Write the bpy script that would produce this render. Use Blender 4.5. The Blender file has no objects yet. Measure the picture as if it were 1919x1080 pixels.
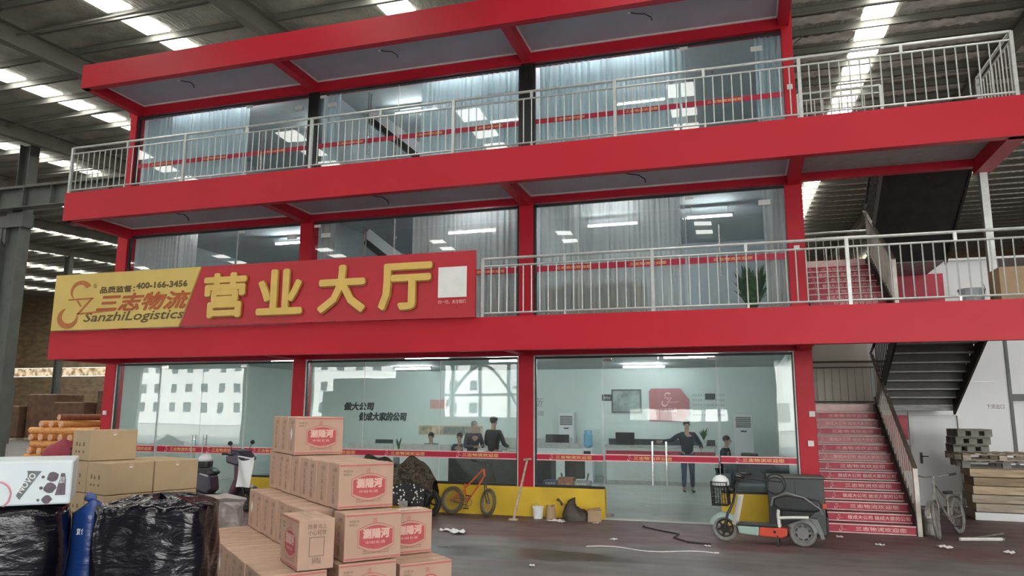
import bpy, bmesh, math, random
from mathutils import Vector, Matrix
random.seed(7)
PI = math.pi
S = bpy.context.scene
COL = S.collection

# ------------------------------------------------------------------ camera, world, exposure
cam_d = bpy.data.cameras.new('camera'); cam = bpy.data.objects.new('camera', cam_d); COL.objects.link(cam)
cam_d.sensor_width = 36; cam_d.lens = 1389.13 / 1919 * 36; cam_d.clip_end = 400
_y, _p, _r = math.radians(16.995), math.radians(9.542), math.radians(0.27)
_f = Vector((-math.sin(_y) * math.cos(_p), math.cos(_y) * math.cos(_p), math.sin(_p)))
_rt = Vector((math.cos(_y), math.sin(_y), 0)); _up = _rt.cross(_f)
_r2 = _rt * math.cos(_r) + _up * math.sin(_r); _u2 = -_rt * math.sin(_r) + _up * math.cos(_r)
m4 = Matrix((_r2, _u2, -_f)).transposed().to_4x4(); m4.translation = (14.635, -14.5, 2.0)
cam.matrix_world = m4
S.camera = cam

SKY = 9.0          # overcast sky outside the gates
SKYLIGHT = 11.0    # daylight through the roof lights
TUBE = 190.0        # fluorescent tubes
S.view_settings.view_transform = 'Standard'; S.view_settings.look = 'None'
S.view_settings.gamma = 1.0; S.view_settings.use_curve_mapping = False
S.view_settings.exposure = 0.0
wd = bpy.data.worlds.new('overcast'); S.world = wd; wd.use_nodes = True
nt = wd.node_tree; bg = nt.nodes['Background']
_tc = nt.nodes.new('ShaderNodeTexCoord'); _sx = nt.nodes.new('ShaderNodeSeparateXYZ')
_cr = nt.nodes.new('ShaderNodeValToRGB')
nt.links.new(_tc.outputs['Generated'], _sx.inputs[0]); nt.links.new(_sx.outputs['Z'], _cr.inputs[0])
_cr.color_ramp.elements[0].color = (0.96, 0.95, 0.92, 1); _cr.color_ramp.elements[1].color = (0.88, 0.95, 1, 1)
nt.links.new(_cr.outputs[0], bg.inputs['Color']); bg.inputs['Strength'].default_value = SKY

sun_d = bpy.data.lights.new('sun', 'SUN'); sun_d.energy = 17; sun_d.angle = .02; sun_d.color = (1, .93, .80)
sun = bpy.data.objects.new('sun', sun_d); COL.objects.link(sun)
sun.rotation_euler = (math.radians(-42), 0, math.radians(-14))

# ------------------------------------------------------------------ materials
MATS = {}
def nodes_of(m):
    return m.node_tree.nodes, m.node_tree.links
def pm(name, col, rough=.5, metal=0., var=.12, scale=6., bump=0., bscale=40., spec=.5, coat=0., stretch=None, emit=None, estr=0.):
    if name in MATS: return MATS[name]
    m = bpy.data.materials.new(name); m.use_nodes = True; MATS[name] = m
    n, l = nodes_of(m); b = n['Principled BSDF']
    b.inputs['Roughness'].default_value = rough; b.inputs['Metallic'].default_value = metal
    b.inputs['Specular IOR Level'].default_value = spec
    if coat: b.inputs['Coat Weight'].default_value = coat
    tc = n.new('ShaderNodeTexCoord'); mp = n.new('ShaderNodeMapping'); l.new(tc.outputs['Object'], mp.inputs[0])
    if stretch: mp.inputs['Scale'].default_value = stretch
    ns = n.new('ShaderNodeTexNoise'); ns.inputs['Scale'].default_value = scale; ns.inputs['Detail'].default_value = 5
    l.new(mp.outputs[0], ns.inputs['Vector'])
    cr = n.new('ShaderNodeValToRGB')
    lo = [max(0, c * (1 - var)) for c in col]; hi = [min(1, c * (1 + var)) for c in col]
    cr.color_ramp.elements[0].position = .3; cr.color_ramp.elements[1].position = .7
    cr.color_ramp.elements[0].color = (*lo, 1); cr.color_ramp.elements[1].color = (*hi, 1)
    l.new(ns.outputs['Fac'], cr.inputs[0]); l.new(cr.outputs[0], b.inputs['Base Color'])
    if bump:
        n2 = n.new('ShaderNodeTexNoise'); n2.inputs['Scale'].default_value = bscale; n2.inputs['Detail'].default_value = 3
        l.new(mp.outputs[0], n2.inputs['Vector'])
        bp = n.new('ShaderNodeBump'); bp.inputs['Strength'].default_value = bump; bp.inputs['Distance'].default_value = .02
        l.new(n2.outputs['Fac'], bp.inputs['Height']); l.new(bp.outputs[0], b.inputs['Normal'])
    if emit:
        b.inputs['Emission Color'].default_value = (*emit, 1); b.inputs['Emission Strength'].default_value = estr
    return m
def glass(name, tint=(.86, .95, .92), f0=.045, rough=.0, refl=(1, 1, 1), k=.9):
    if name in MATS: return MATS[name]
    m = bpy.data.materials.new(name); m.use_nodes = True; MATS[name] = m
    n, l = nodes_of(m); n.remove(n['Principled BSDF']); out = n['Material Output']
    lw = n.new('ShaderNodeLayerWeight'); lw.inputs['Blend'].default_value = .5
    pw = n.new('ShaderNodeMath'); pw.operation = 'POWER'; pw.inputs[1].default_value = 5; l.new(lw.outputs['Facing'], pw.inputs[0])
    mu = n.new('ShaderNodeMath'); mu.operation = 'MULTIPLY_ADD'; mu.inputs[1].default_value = k * (1 - f0); mu.inputs[2].default_value = f0
    l.new(pw.outputs[0], mu.inputs[0])
    t = n.new('ShaderNodeBsdfTransparent'); t.inputs[0].default_value = (*tint, 1)
    g = n.new('ShaderNodeBsdfGlossy'); g.inputs['Roughness'].default_value = rough; g.inputs['Color'].default_value = (*refl, 1)
    ns = n.new('ShaderNodeTexNoise'); ns.inputs['Scale'].default_value = .55; tc = n.new('ShaderNodeTexCoord')
    l.new(tc.outputs['Object'], ns.inputs['Vector'])
    bp = n.new('ShaderNodeBump'); bp.inputs['Strength'].default_value = .05; bp.inputs['Distance'].default_value = .05
    l.new(ns.outputs['Fac'], bp.inputs['Height']); l.new(bp.outputs[0], g.inputs['Normal'])
    mx = n.new('ShaderNodeMixShader'); l.new(mu.outputs[0], mx.inputs[0]); l.new(t.outputs[0], mx.inputs[1]); l.new(g.outputs[0], mx.inputs[2])
    l.new(mx.outputs[0], out.inputs['Surface'])
    return m
def sheer(name, col, trans=.25):
    if name in MATS: return MATS[name]
    m = bpy.data.materials.new(name); m.use_nodes = True; MATS[name] = m
    n, l = nodes_of(m); n.remove(n['Principled BSDF']); out = n['Material Output']
    tc = n.new('ShaderNodeTexCoord'); ns = n.new('ShaderNodeTexNoise'); ns.inputs['Scale'].default_value = 3; l.new(tc.outputs['Object'], ns.inputs['Vector'])
    cr = n.new('ShaderNodeValToRGB'); cr.color_ramp.elements[0].color = (*[c * .9 for c in col], 1); cr.color_ramp.elements[1].color = (*col, 1)
    l.new(ns.outputs['Fac'], cr.inputs[0])
    d = n.new('ShaderNodeBsdfDiffuse'); tl = n.new('ShaderNodeBsdfTranslucent'); tr = n.new('ShaderNodeBsdfTransparent')
    l.new(cr.outputs[0], d.inputs[0]); l.new(cr.outputs[0], tl.inputs[0])
    a = n.new('ShaderNodeMixShader'); a.inputs[0].default_value = .45; l.new(d.outputs[0], a.inputs[1]); l.new(tl.outputs[0], a.inputs[2])
    b = n.new('ShaderNodeMixShader'); b.inputs[0].default_value = trans; l.new(a.outputs[0], b.inputs[1]); l.new(tr.outputs[0], b.inputs[2])
    l.new(b.outputs[0], out.inputs['Surface'])
    return m
def emis(name, col, st):
    if name in MATS: return MATS[name]
    m = bpy.data.materials.new(name); m.use_nodes = True; MATS[name] = m
    n, l = nodes_of(m); n.remove(n['Principled BSDF'])
    e = n.new('ShaderNodeEmission'); e.inputs[0].default_value = (*col, 1); e.inputs[1].default_value = st
    l.new(e.outputs[0], n['Material Output'].inputs['Surface'])
    return m
RED = (.50, .013, .030)
M_red = pm('red_paint', RED, .45, var=.06, scale=.7, bump=.02, bscale=3, spec=.3)
M_soffit = pm('soffit_board', (.42, .40, .47), .55, var=.08, scale=1.5)
M_white = pm('white_paint', (.75, .76, .75), .5, var=.05)
M_trimw = pm('white_trim', (.8, .74, .74), .5, var=.05)
M_black = pm('black_metal', (.012, .013, .014), .4, var=.2)
M_steel = pm('galvanised_rail', (.52, .54, .53), .38, .55, var=.12, scale=9)
M_chrome = pm('polished_steel', (.75, .76, .76), .18, .95, var=.06)
M_glass = glass('clear_glass', tint=(.955, .985, .975), f0=.045)
M_glassu = glass('upper_glass', tint=(.94, .975, .98), f0=.035)
M_band = pm('red_sticker', (.50, .012, .05), .45, var=.05)
M_bandl = pm('pale_sticker_edge', (.85, .55, .55), .45, var=.05)
M_gold = pm('gold_print', (.85, .55, .22), .5, var=.08)
M_yel = pm('yellow_paint', (.68, .46, .035), .5, var=.16, scale=1.6, bump=.03)
M_signy = pm('sign_yellow', (.64, .47, .13), .4, var=.06, scale=1.2)
M_signr = pm('sign_red', (.45, .02, .035), .35, var=.08, scale=1.0)
M_letter = pm('letter_yellow', (.68, .46, .12), .4, var=.06)
M_letterside = pm('letter_side_brown', (.36, .17, .03), .5)
M_print = pm('print_dark', (.10, .065, .02), .5)
M_brownred = pm('print_rust', (.40, .085, .02), .5, var=.1)
M_card = pm('cardboard', (.40, .275, .17), .8, var=.08, scale=5, bump=.05, bscale=30)
M_cardw = pm('wine_carton_board', (.46, .30, .225), .75, var=.07, scale=5, bump=.04, bscale=25)
M_cardd = pm('dark_carton_board', (.24, .15, .105), .8, var=.12, scale=5, bump=.05)
M_tape = pm('carton_tape', (.48, .35, .25), .35, var=.1)
M_cart = pm('carton_red_print', (.44, .075, .085), .6, var=.1, scale=14)
M_cartl = pm('carton_red_line', (.46, .13, .12), .6, var=.1)
M_cream = pm('carton_cream_print', (.64, .40, .34), .6)
M_ink = pm('carton_ink', (.13, .085, .06), .7)
M_conc = None
M_wall = pm('hall_wall_paint', (.66, .75, .72), .6, var=.04, scale=.8)
M_ceil = pm('office_ceiling', (.62, .66, .66), .7, var=.04)
M_tile = pm('hall_floor_tile', (.50, .54, .51), .22, var=.05, scale=1.2)
M_darkwall = pm('office_wall', (.62, .68, .70), .7, var=.05)
M_panelw = pm('sandwich_panel_white', (.76, .78, .80), .45, var=.05, scale=.6)
M_panelb = pm('sandwich_panel_beige', (.70, .65, .56), .5, var=.05, scale=.6)
M_steeldk = pm('painted_steel_grey', (.13, .14, .13), .55, .2, var=.15, scale=2)
M_stair = pm('stair_steel_black', (.03, .03, .03), .5, .3, var=.3, scale=5)
M_tread = pm('stair_tread_under', (.20, .20, .20), .5, .3, var=.3, scale=6, stretch=(1, 1, 8))
M_riser = pm('stair_riser_red', (.42, .022, .055), .42, var=.16, scale=5)
M_plastic = pm('black_plastic', (.016, .017, .018), .42, var=.2)
M_rubber = pm('rubber', (.022, .022, .022), .8, var=.25, scale=20)
M_dust = pm('dusty_tyre', (.20, .20, .19), .85, var=.2, scale=15)
M_wood = pm('pallet_wood', (.60, .47, .31), .8, var=.28, scale=3, stretch=(1, 8, 8), bump=.15)
M_woodg = pm('weathered_wood', (.46, .39, .31), .85, var=.3, scale=3, stretch=(1, 8, 8), bump=.15)
M_skin = pm('skin', (.42, .26, .19), .55, var=.06)
M_hair = pm('hair_black', (.012, .011, .011), .6, var=.3, scale=40)
M_tube = emis('tube_lit', (.90, .97, 1.0), TUBE)
M_tubeu = emis('office_tube_lit', (.90, .97, 1.0), TUBE * .5)
M_skyl = emis('roof_light_lit', (1.0, .985, .90), SKYLIGHT)

# ------------------------------------------------------------------ mesh helpers
class MB:
    def __init__(s): s.v = []; s.f = []
    def add(s, vs, fs):
        o = len(s.v); s.v += [tuple(v) for v in vs]; s.f += [tuple(o + i for i in f) for f in fs]; return s
    def box(s, x0, y0, z0, x1, y1, z1):
        return s.add([(x0, y0, z0), (x1, y0, z0), (x1, y1, z0), (x0, y1, z0), (x0, y0, z1), (x1, y0, z1), (x1, y1, z1), (x0, y1, z1)],
                     [(3, 2, 1, 0), (4, 5, 6, 7), (0, 1, 5, 4), (1, 2, 6, 5), (2, 3, 7, 6), (3, 0, 4, 7)])
    def obb(s, c, a, b, d):
        c, a, b, d = Vector(c), Vector(a), Vector(b), Vector(d)
        return s.add([c - a - b - d, c + a - b - d, c + a + b - d, c - a + b - d, c - a - b + d, c + a - b + d, c + a + b + d, c - a + b + d],
                     [(3, 2, 1, 0), (4, 5, 6, 7), (0, 1, 5, 4), (1, 2, 6, 5), (2, 3, 7, 6), (3, 0, 4, 7)])
    def beam(s, p0, p1, w, h, up=(0, 0, 1)):
        p0, p1 = Vector(p0), Vector(p1); d = p1 - p0; L = d.length; d.normalize(); up = Vector(up)
        sd = d.cross(up)
        if sd.length < 1e-4: sd = d.cross(Vector((1, 0, 0)))
        sd.normalize(); u = sd.cross(d)
        return s.obb((p0 + p1) / 2, d * L / 2, sd * w / 2, u * h / 2)
    def tube(s, pts, r, n=8, closed=False, cap=True):
        P = [Vector(p) for p in pts]; k = len(P); R = r if isinstance(r, (list, tuple)) else [r] * k
        rings = []; ref = None
        for i, p in enumerate(P):
            if closed: d = P[(i + 1) % k] - P[i - 1]
            else: d = P[min(i + 1, k - 1)] - P[max(i - 1, 0)]
            d.normalize()
            if ref is None:
                ref = Vector((0, 0, 1)) if abs(d.z) < .9 else Vector((1, 0, 0))
            a = d.cross(ref); 
            if a.length < 1e-5: a = d.orthogonal()
            a.normalize(); b = a.cross(d); ref = b.copy()
            rings.append([p + (a * math.cos(2 * PI * j / n) + b * math.sin(2 * PI * j / n)) * R[i] for j in range(n)])
        vs = [v for q in rings for v in q]; fs = []
        for i in range(k if closed else k - 1):
            i2 = (i + 1) % k
            for j in range(n): fs.append((i * n + j, i2 * n + j, i2 * n + (j + 1) % n, i * n + (j + 1) % n))
        if cap and not closed:
            fs.append(tuple(range(n))); fs.append(tuple((k - 1) * n + j for j in reversed(range(n))))
        return s.add(vs, fs)
    def cyl(s, p0, p1, r, n=12, r1=None): return s.tube([p0, p1], [r, r if r1 is None else r1], n)
    def ring(s, c, axis, R, r, n=20, m=8, a0=0, a1=None):
        c = Vector(c); ax = Vector(axis).normalized(); e1 = ax.orthogonal().normalized(); e2 = ax.cross(e1)
        if a1 is None:
            return s.tube([c + (e1 * math.cos(2 * PI * i / n) + e2 * math.sin(2 * PI * i / n)) * R for i in range(n)], r, m, closed=True)
        return s.tube([c + (e1 * math.cos(a0 + (a1 - a0) * i / n) + e2 * math.sin(a0 + (a1 - a0) * i / n)) * R for i in range(n + 1)], r, m)
    def lathe(s, prof, c=(0, 0, 0), axis=(0, 0, 1), n=16):
        c = Vector(c); ax = Vector(axis).normalized(); e1 = ax.orthogonal().normalized(); e2 = ax.cross(e1); k = len(prof)
        vs = [c + ax * z + (e1 * math.cos(2 * PI * j / n) + e2 * math.sin(2 * PI * j / n)) * r for r, z in prof for j in range(n)]
        fs = [(i * n + j, i * n + (j + 1) % n, (i + 1) * n + (j + 1) % n, (i + 1) * n + j) for i in range(k - 1) for j in range(n)]
        if prof[0][0] > 1e-5: fs.append(tuple(reversed(range(n))))
        if prof[-1][0] > 1e-5: fs.append(tuple((k - 1) * n + j for j in range(n)))
        return s.add(vs, fs)
    def ell(s, c, r, n=12, m=8, rot=None):
        c = Vector(c); vs = []; fs = []
        for i in range(m + 1):
            t = PI * i / m
            for j in range(n):
                p = 2 * PI * j / n; q = Vector((r[0] * math.sin(t) * math.cos(p), r[1] * math.sin(t) * math.sin(p), -r[2] * math.cos(t)))
                if rot: q = rot @ q
                vs.append(c + q)
        for i in range(m):
            for j in range(n): fs.append((i * n + j, i * n + (j + 1) % n, (i + 1) * n + (j + 1) % n, (i + 1) * n + j))
        return s.add(vs, fs)
    def prism(s, poly, o, u, v, w):
        o, u, v, w = Vector(o), Vector(u), Vector(v), Vector(w); n = len(poly)
        a = [o + u * p[0] + v * p[1] for p in poly]; vs = a + [p + w for p in a]
        fs = [tuple(reversed(range(n))), tuple(range(n, 2 * n))] + [(i, (i + 1) % n, n + (i + 1) % n, n + i) for i in range(n)]
        return s.add(vs, fs)
    def grid(s, fn, nu, nv):
        vs = [fn(i / nu, j / nv) for i in range(nu + 1) for j in range(nv + 1)]
        fs = [(i * (nv + 1) + j, (i + 1) * (nv + 1) + j, (i + 1) * (nv + 1) + j + 1, i * (nv + 1) + j + 1) for i in range(nu) for j in range(nv)]
        return s.add(vs, fs)
    def mesh(s, name, mat, smooth=False):
        me = bpy.data.meshes.new(name); me.from_pydata(s.v, [], s.f)
        bm = bmesh.new(); bm.from_mesh(me); bmesh.ops.recalc_face_normals(bm, faces=bm.faces); bm.to_mesh(me); bm.free()
        me.materials.append(mat)
        if smooth: me.shade_smooth()
        return me
    def build(s, name, mat, parent=None, world=True, smooth=False, bevel=0., kind=None):
        if parent is not None and world:
            o = WOFF.get(parent, Vector((0, 0, 0)))
            s.v = [(v[0] - o.x, v[1] - o.y, v[2] - o.z) for v in s.v]
        ob = link(name, s.mesh(name, mat, smooth), parent)
        if bevel:
            b = ob.modifiers.new('bevel', 'BEVEL'); b.width = bevel; b.segments = 2; b.limit_method = 'ANGLE'; b.angle_limit = .6
        if kind: ob['kind'] = kind
        return ob
WOFF = {}
def link(name, data, parent=None, loc=None):
    ob = bpy.data.objects.new(name, data); COL.objects.link(ob)
    if parent is not None: ob.parent = parent; WOFF[ob] = WOFF.get(parent, Vector((0, 0, 0))).copy()
    if loc is not None: ob.location = loc
    return ob
def thing(name, label, cat, loc=(0, 0, 0), rz=0., group=None):
    o = link(name, None); o.location = loc; o.rotation_euler = (0, 0, rz); o.empty_display_size = .1
    WOFF[o] = Vector(loc); return tag(o, label, cat, group)
def tag(o, label, cat, group=None):
    o['label'] = label; o['category'] = cat
    if group: o['group'] = group
    return o
def struct(o, label=None):
    o['kind'] = 'structure'
    if label: o['label'] = label
    return o
KIDS = {}
def copy_tree(o, loc=None, rz=None, parent=None, label=None):
    c = o.copy(); COL.objects.link(c)
    if parent is not None: c.parent = parent
    for ch in list(o.children): copy_tree(ch, parent=c)
    if loc is not None: c.location = loc
    if rz is not None: c.rotation_euler = (0, 0, rz)
    if label: c['label'] = label
    return c
_TX = {}
def text_verts(body, offset=0., shear=0., res=2, spacing=1.):
    key = (body, offset, shear, res, spacing)
    if key not in _TX:
        c = bpy.data.curves.new('t', 'FONT'); c.body = body; c.size = 1; c.offset = offset; c.shear = shear
        c.resolution_u = res; c.space_character = spacing; c.fill_mode = 'FRONT'
        o = bpy.data.objects.new('t', c); COL.objects.link(o)
        dg = bpy.context.evaluated_depsgraph_get(); m = o.evaluated_get(dg).to_mesh()
        vs = [tuple(v.co) for v in m.vertices]; fs = [tuple(p.vertices) for p in m.polygons]
        o.evaluated_get(dg).to_mesh_clear(); bpy.data.objects.remove(o); bpy.data.curves.remove(c)
        if not vs: vs, fs = [(0, 0, 0), (1, 0, 0), (0, 1, 0)], [(0, 1, 2)]
        _TX[key] = (vs, fs)
    return _TX[key]
def text(name, body, mat, parent, o, u, v, w, h, depth=0., world=True, offset=0., shear=0., res=2, spacing=1., bold=0.):
    """flat lettering filling the w x h box at o (lower left), along u and v; depth extrudes it towards u x v"""
    vs, fs = text_verts(body, offset, shear, res, spacing)
    xs = [p[0] for p in vs]; ys = [p[1] for p in vs]; x0, x1, y0, y1 = min(xs), max(xs), min(ys), max(ys)
    o, u, v = Vector(o), Vector(u).normalized(), Vector(v).normalized(); nn = u.cross(v)
    P = [o + u * ((p[0] - x0) / (x1 - x0) * w) + v * ((p[1] - y0) / (y1 - y0) * h) for p in vs]
    if bold:
        P0, f0, P, fs = P, fs, [], []
        for i, (a, b) in enumerate(((0, 0), (1, 0), (-1, 0), (0, 1), (0, -1), (.7, .7), (-.7, .7), (.7, -.7), (-.7, -.7))):
            n0 = len(P); P += [p + u * a * bold + v * b * bold + nn * .0002 * i for p in P0]; fs += [tuple(n0 + j for j in f) for f in f0]
    mb = MB()
    if depth:
        nv = len(P); cnt = {}
        for f in fs:
            for a, b in zip(f, f[1:] + f[:1]): cnt[(a, b)] = 1
        side = [(a, b, b + nv, a + nv) for a, b in cnt if (b, a) not in cnt]
        mb.v = [tuple(p + nn * depth) for p in P] + [tuple(p) for p in P]
        mb.f = list(fs) + side
    else:
        mb.v = [tuple(p) for p in P]; mb.f = list(fs)
    if parent is not None and world:
        of = WOFF.get(parent, Vector((0, 0, 0))); mb.v = [(a - of.x, b - of.y, c - of.z) for a, b, c in mb.v]
    me = bpy.data.meshes.new(name); me.from_pydata(mb.v, [], mb.f); me.materials.append(mat)
    return link(name, me, parent)
X, Y, Z = Vector((1, 0, 0)), Vector((0, 1, 0)), Vector((0, 0, 1))
# ------------------------------------------------------------------ the warehouse: floor, roof, walls
def floor_material():
    m = bpy.data.materials.new('worn_concrete'); m.use_nodes = True
    n, l = nodes_of(m); b = n['Principled BSDF']
    tc = n.new('ShaderNodeTexCoord'); co = tc.outputs['Object']
    sx = n.new('ShaderNodeSeparateXYZ'); l.new(co, sx.inputs[0])
    def math_(op, a, b_=None, c=None):
        q = n.new('ShaderNodeMath'); q.operation = op
        for i, v in enumerate((a, b_, c)):
            if v is None: continue
            if isinstance(v, (int, float)): q.inputs[i].default_value = v
            else: l.new(v, q.inputs[i])
        return q.outputs[0]
    def noise(scale, det=5, st=None):
        q = n.new('ShaderNodeTexNoise'); q.inputs['Scale'].default_value = scale; q.inputs['Detail'].default_value = det
        if st:
            mp = n.new('ShaderNodeMapping'); mp.inputs['Scale'].default_value = st; l.new(co, mp.inputs[0]); l.new(mp.outputs[0], q.inputs['Vector'])
        else: l.new(co, q.inputs['Vector'])
        return q.outputs['Fac']
    def ramp(f, p0, p1, c0, c1):
        q = n.new('ShaderNodeValToRGB'); q.color_ramp.elements[0].position = p0; q.color_ramp.elements[1].position = p1
        q.color_ramp.elements[0].color = (*c0, 1); q.color_ramp.elements[1].color = (*c1, 1); l.new(f, q.inputs[0]); return q.outputs[0]
    def mix(f, a, c):
        q = n.new('ShaderNodeMixRGB'); l.new(f, q.inputs[0])
        for i, v in ((1, a), (2, c)):
            if isinstance(v, tuple): q.inputs[i].default_value = (*v, 1)
            else: l.new(v, q.inputs[i])
        return q.outputs[0]
    base = ramp(noise(.9, 8), .3, .72, (.12, .108, .11), (.205, .188, .19))
    streak = ramp(noise(1.5, 6, (.25, 2.2, 1)), .35, .62, (.55, .55, .55), (1, 1, 1))
    mm = n.new('ShaderNodeMixRGB'); mm.blend_type = 'MULTIPLY'; mm.inputs[0].default_value = .55; l.new(base, mm.inputs[1]); l.new(streak, mm.inputs[2]); base = mm.outputs[0]
    # worn red paint along the front of the offices
    ys = math_('ADD', sx.outputs['Y'], math_('MULTIPLY', math_('SUBTRACT', noise(.45, 3), .5), 2.2))
    edge = n.new('ShaderNodeMapRange'); edge.inputs[1].default_value = -2.75; edge.inputs[2].default_value = -2.45; l.new(ys, edge.inputs[0])
    wear = ramp(noise(2.2, 8, (.6, 2, 1)), .36, .66, (.35, .35, .35), (1, 1, 1))
    rm = n.new('ShaderNodeMixRGB'); rm.blend_type = 'MULTIPLY'; rm.inputs[0].default_value = 1; l.new(edge.outputs[0], rm.inputs[1]); l.new(wear, rm.inputs[2])
    inx = n.new('ShaderNodeMapRange'); inx.inputs[1].default_value = -3; inx.inputs[2].default_value = -1; l.new(sx.outputs['X'], inx.inputs[0])
    rf = math_('MULTIPLY', rm.outputs[0], inx.outputs[0])
    red = ramp(noise(1.3, 6), .3, .7, (.10, .040, .044), (.165, .066, .072))
    col = mix(rf, base, red)
    # wet patch and drag marks in front of the cartons
    dx = math_('DIVIDE', math_('SUBTRACT', sx.outputs['X'], 11.3), 1.9)
    dy = math_('DIVIDE', math_('ADD', sx.outputs['Y'], math_('MULTIPLY_ADD', noise(1.1, 4), .9, 3.35)), .42)
    dd = math_('ADD', math_('MULTIPLY', dx, dx), math_('MULTIPLY', dy, dy))
    wet = n.new('ShaderNodeMapRange'); wet.inputs[1].default_value = 1.15; wet.inputs[2].default_value = .7; l.new(dd, wet.inputs[0])
    col = mix(math_('MULTIPLY', wet.outputs[0], .88), col, (.022, .021, .021))
    l.new(col, b.inputs['Base Color'])
    rg = math_('SUBTRACT', math_('MULTIPLY_ADD', noise(2.0, 4), .3, .42), math_('MULTIPLY', wet.outputs[0], .24))
    l.new(rg, b.inputs['Roughness'])
    bp = n.new('ShaderNodeBump'); bp.inputs['Strength'].default_value = .25; bp.inputs['Distance'].default_value = .01
    l.new(noise(7, 6), bp.inputs['Height']); l.new(bp.outputs[0], b.inputs['Normal'])
    return m
M_floor = floor_material()
struct(MB().box(-80, -26, -.2, 45, 62, 0).build('floor', M_floor), 'worn grey concrete warehouse floor with faded red paint')
M_yard = pm('yard_concrete', (.36, .35, .33), .9, var=.12, scale=.3)
struct(MB().box(-110, -140, -.25, 90, -26, -.04).build('floor_yard', M_yard), 'pale concrete yard outside the gates')

def roof_material():
    m = bpy.data.materials.new('roof_underside'); m.use_nodes = True; n, l = nodes_of(m); b = n['Principled BSDF']
    tc = n.new('ShaderNodeTexCoord'); mp = n.new('ShaderNodeMapping'); l.new(tc.outputs['Object'], mp.inputs[0])
    ns = n.new('ShaderNodeTexNoise'); ns.inputs['Scale'].default_value = 1.1; ns.inputs['Detail'].default_value = 6; l.new(mp.outputs[0], ns.inputs[0])
    cr = n.new('ShaderNodeValToRGB'); cr.color_ramp.elements[0].color = (.22, .215, .175, 1); cr.color_ramp.elements[1].color = (.42, .41, .35, 1)
    cr.color_ramp.elements[0].position = .32; cr.color_ramp.elements[1].position = .68
    l.new(ns.outputs[0], cr.inputs[0]); l.new(cr.outputs[0], b.inputs['Base Color'])
    b.inputs['Metallic'].default_value = .2; b.inputs['Roughness'].default_value = .5
    n2 = n.new('ShaderNodeTexNoise'); n2.inputs['Scale'].default_value = 5; n2.inputs['Detail'].default_value = 6; n2.inputs['Distortion'].default_value = 1.5
    m2 = n.new('ShaderNodeMapping'); m2.inputs['Scale'].default_value = (1, .35, 1); l.new(tc.outputs['Object'], m2.inputs[0]); l.new(m2.outputs[0], n2.inputs[0])
    bp = n.new('ShaderNodeBump'); bp.inputs['Strength'].default_value = .9; bp.inputs['Distance'].default_value = .08
    l.new(n2.outputs[0], bp.inputs['Height']); l.new(bp.outputs[0], b.inputs['Normal'])
    return m
M_roof = roof_material()
RK = .06
def rz_(y): return 13.0 + RK * y
roof = MB().obb((-17.5, 18, rz_(18) + .06), (62.5, 0, 0), (0, 44, 44 * RK), (0, 0, .05)).build('ceiling', M_roof)
struct(roof, 'dark insulated sheet roof on steel purlins')
# roof lights: a strip of lit panels every bay, one panel between two purlins
PUR = [(-25.4 + 1.45 * i) for i in range(60)]
STRIPS = [(-1.45, .85), (5.9, .85), (13.2, .85), (18.95, .85), (-8.75, .85), (-16.0, .85), (-23.5, .85), (-31.5, .85), (-39.5, .85), (26.5, .85), (-47, 1.6), (-55, 1.6), (-63, 1.6)]  # the wide far-left strips are added to brighten the far wall
pan = MB().obb((0, 0, 0), (.42, 0, 0), (0, .60, .60 * RK), (0, 0, .012)).mesh('skylight_panel', M_skyl)
npan = 0
for sx_, w_ in STRIPS:
    hidden = sx_ in (13.2,)
    for i, py in enumerate(PUR[:-1]):
        yc = py + .725
        if sx_ == 13.2 and yc > 2: continue
        if -5 < yc < 30 and npan < 230 and sx_ > -35:
            link('skylight_panel', pan, roof, (sx_, yc, rz_(yc) - .02)); npan += 1
    y0, y1 = (-25, -4.6)
    far = MB()
    for i, py in enumerate(PUR[:-1]):
        yc = py + .725
        if sx_ == 13.2 and yc > 2: continue
        if not (-5 < yc < 30 and sx_ > -35): far.obb((sx_, yc, rz_(yc) - .02), (w_ / 2, 0, 0), (0, .60, .60 * RK), (0, 0, .012))
    far.build('skylight_strip', M_skyl, roof, kind='stuff')
M_pur = pm('purlin_steel', (.24, .24, .215), .5, .25, var=.12, scale=1.2)
pl = MB().box(-80, -.03, -.20, 45, .03, 0).box(-80, -.03, -.20, 45, .05, -.185).mesh('purlin', M_pur)
for py in PUR: link('purlin', pl, roof, (0, py, rz_(py) - .02))
def ibeam(mb, p0, p1, h, w, t=.02, up=Z):
    d = (Vector(p1) - Vector(p0)).normalized(); up = Vector(up); up = (up - d * up.dot(d)).normalized()
    for k in (-1, 1): mb.beam(Vector(p0) + up * k * h / 2, Vector(p1) + up * k * h / 2, w, t, up)
    mb.beam(p0, p1, t, h, up); return mb
M_raf = pm('rafter_steel', (.17, .165, .145), .55, .2, var=.15, scale=1)
RAFX = [-35.4, -27.6, -19.9, -12.3, -4.7, 2.4, 9.5, 16.2, 22.9]
for rx in RAFX:
    y0, y1 = -26, 60
    ibeam(MB(), (rx, y0, rz_(y0) - .52), (rx, y1, rz_(y1) - .52), .56, .28).build('rafter', M_raf, roof)
    br = MB()
    for py in PUR[8:44:3]:
        br.tube([(rx, py, rz_(py) - .78), (rx + .75, py, rz_(py) - .2)], .022, 6)
    br.build('fly_brace', M_raf, roof)
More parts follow.
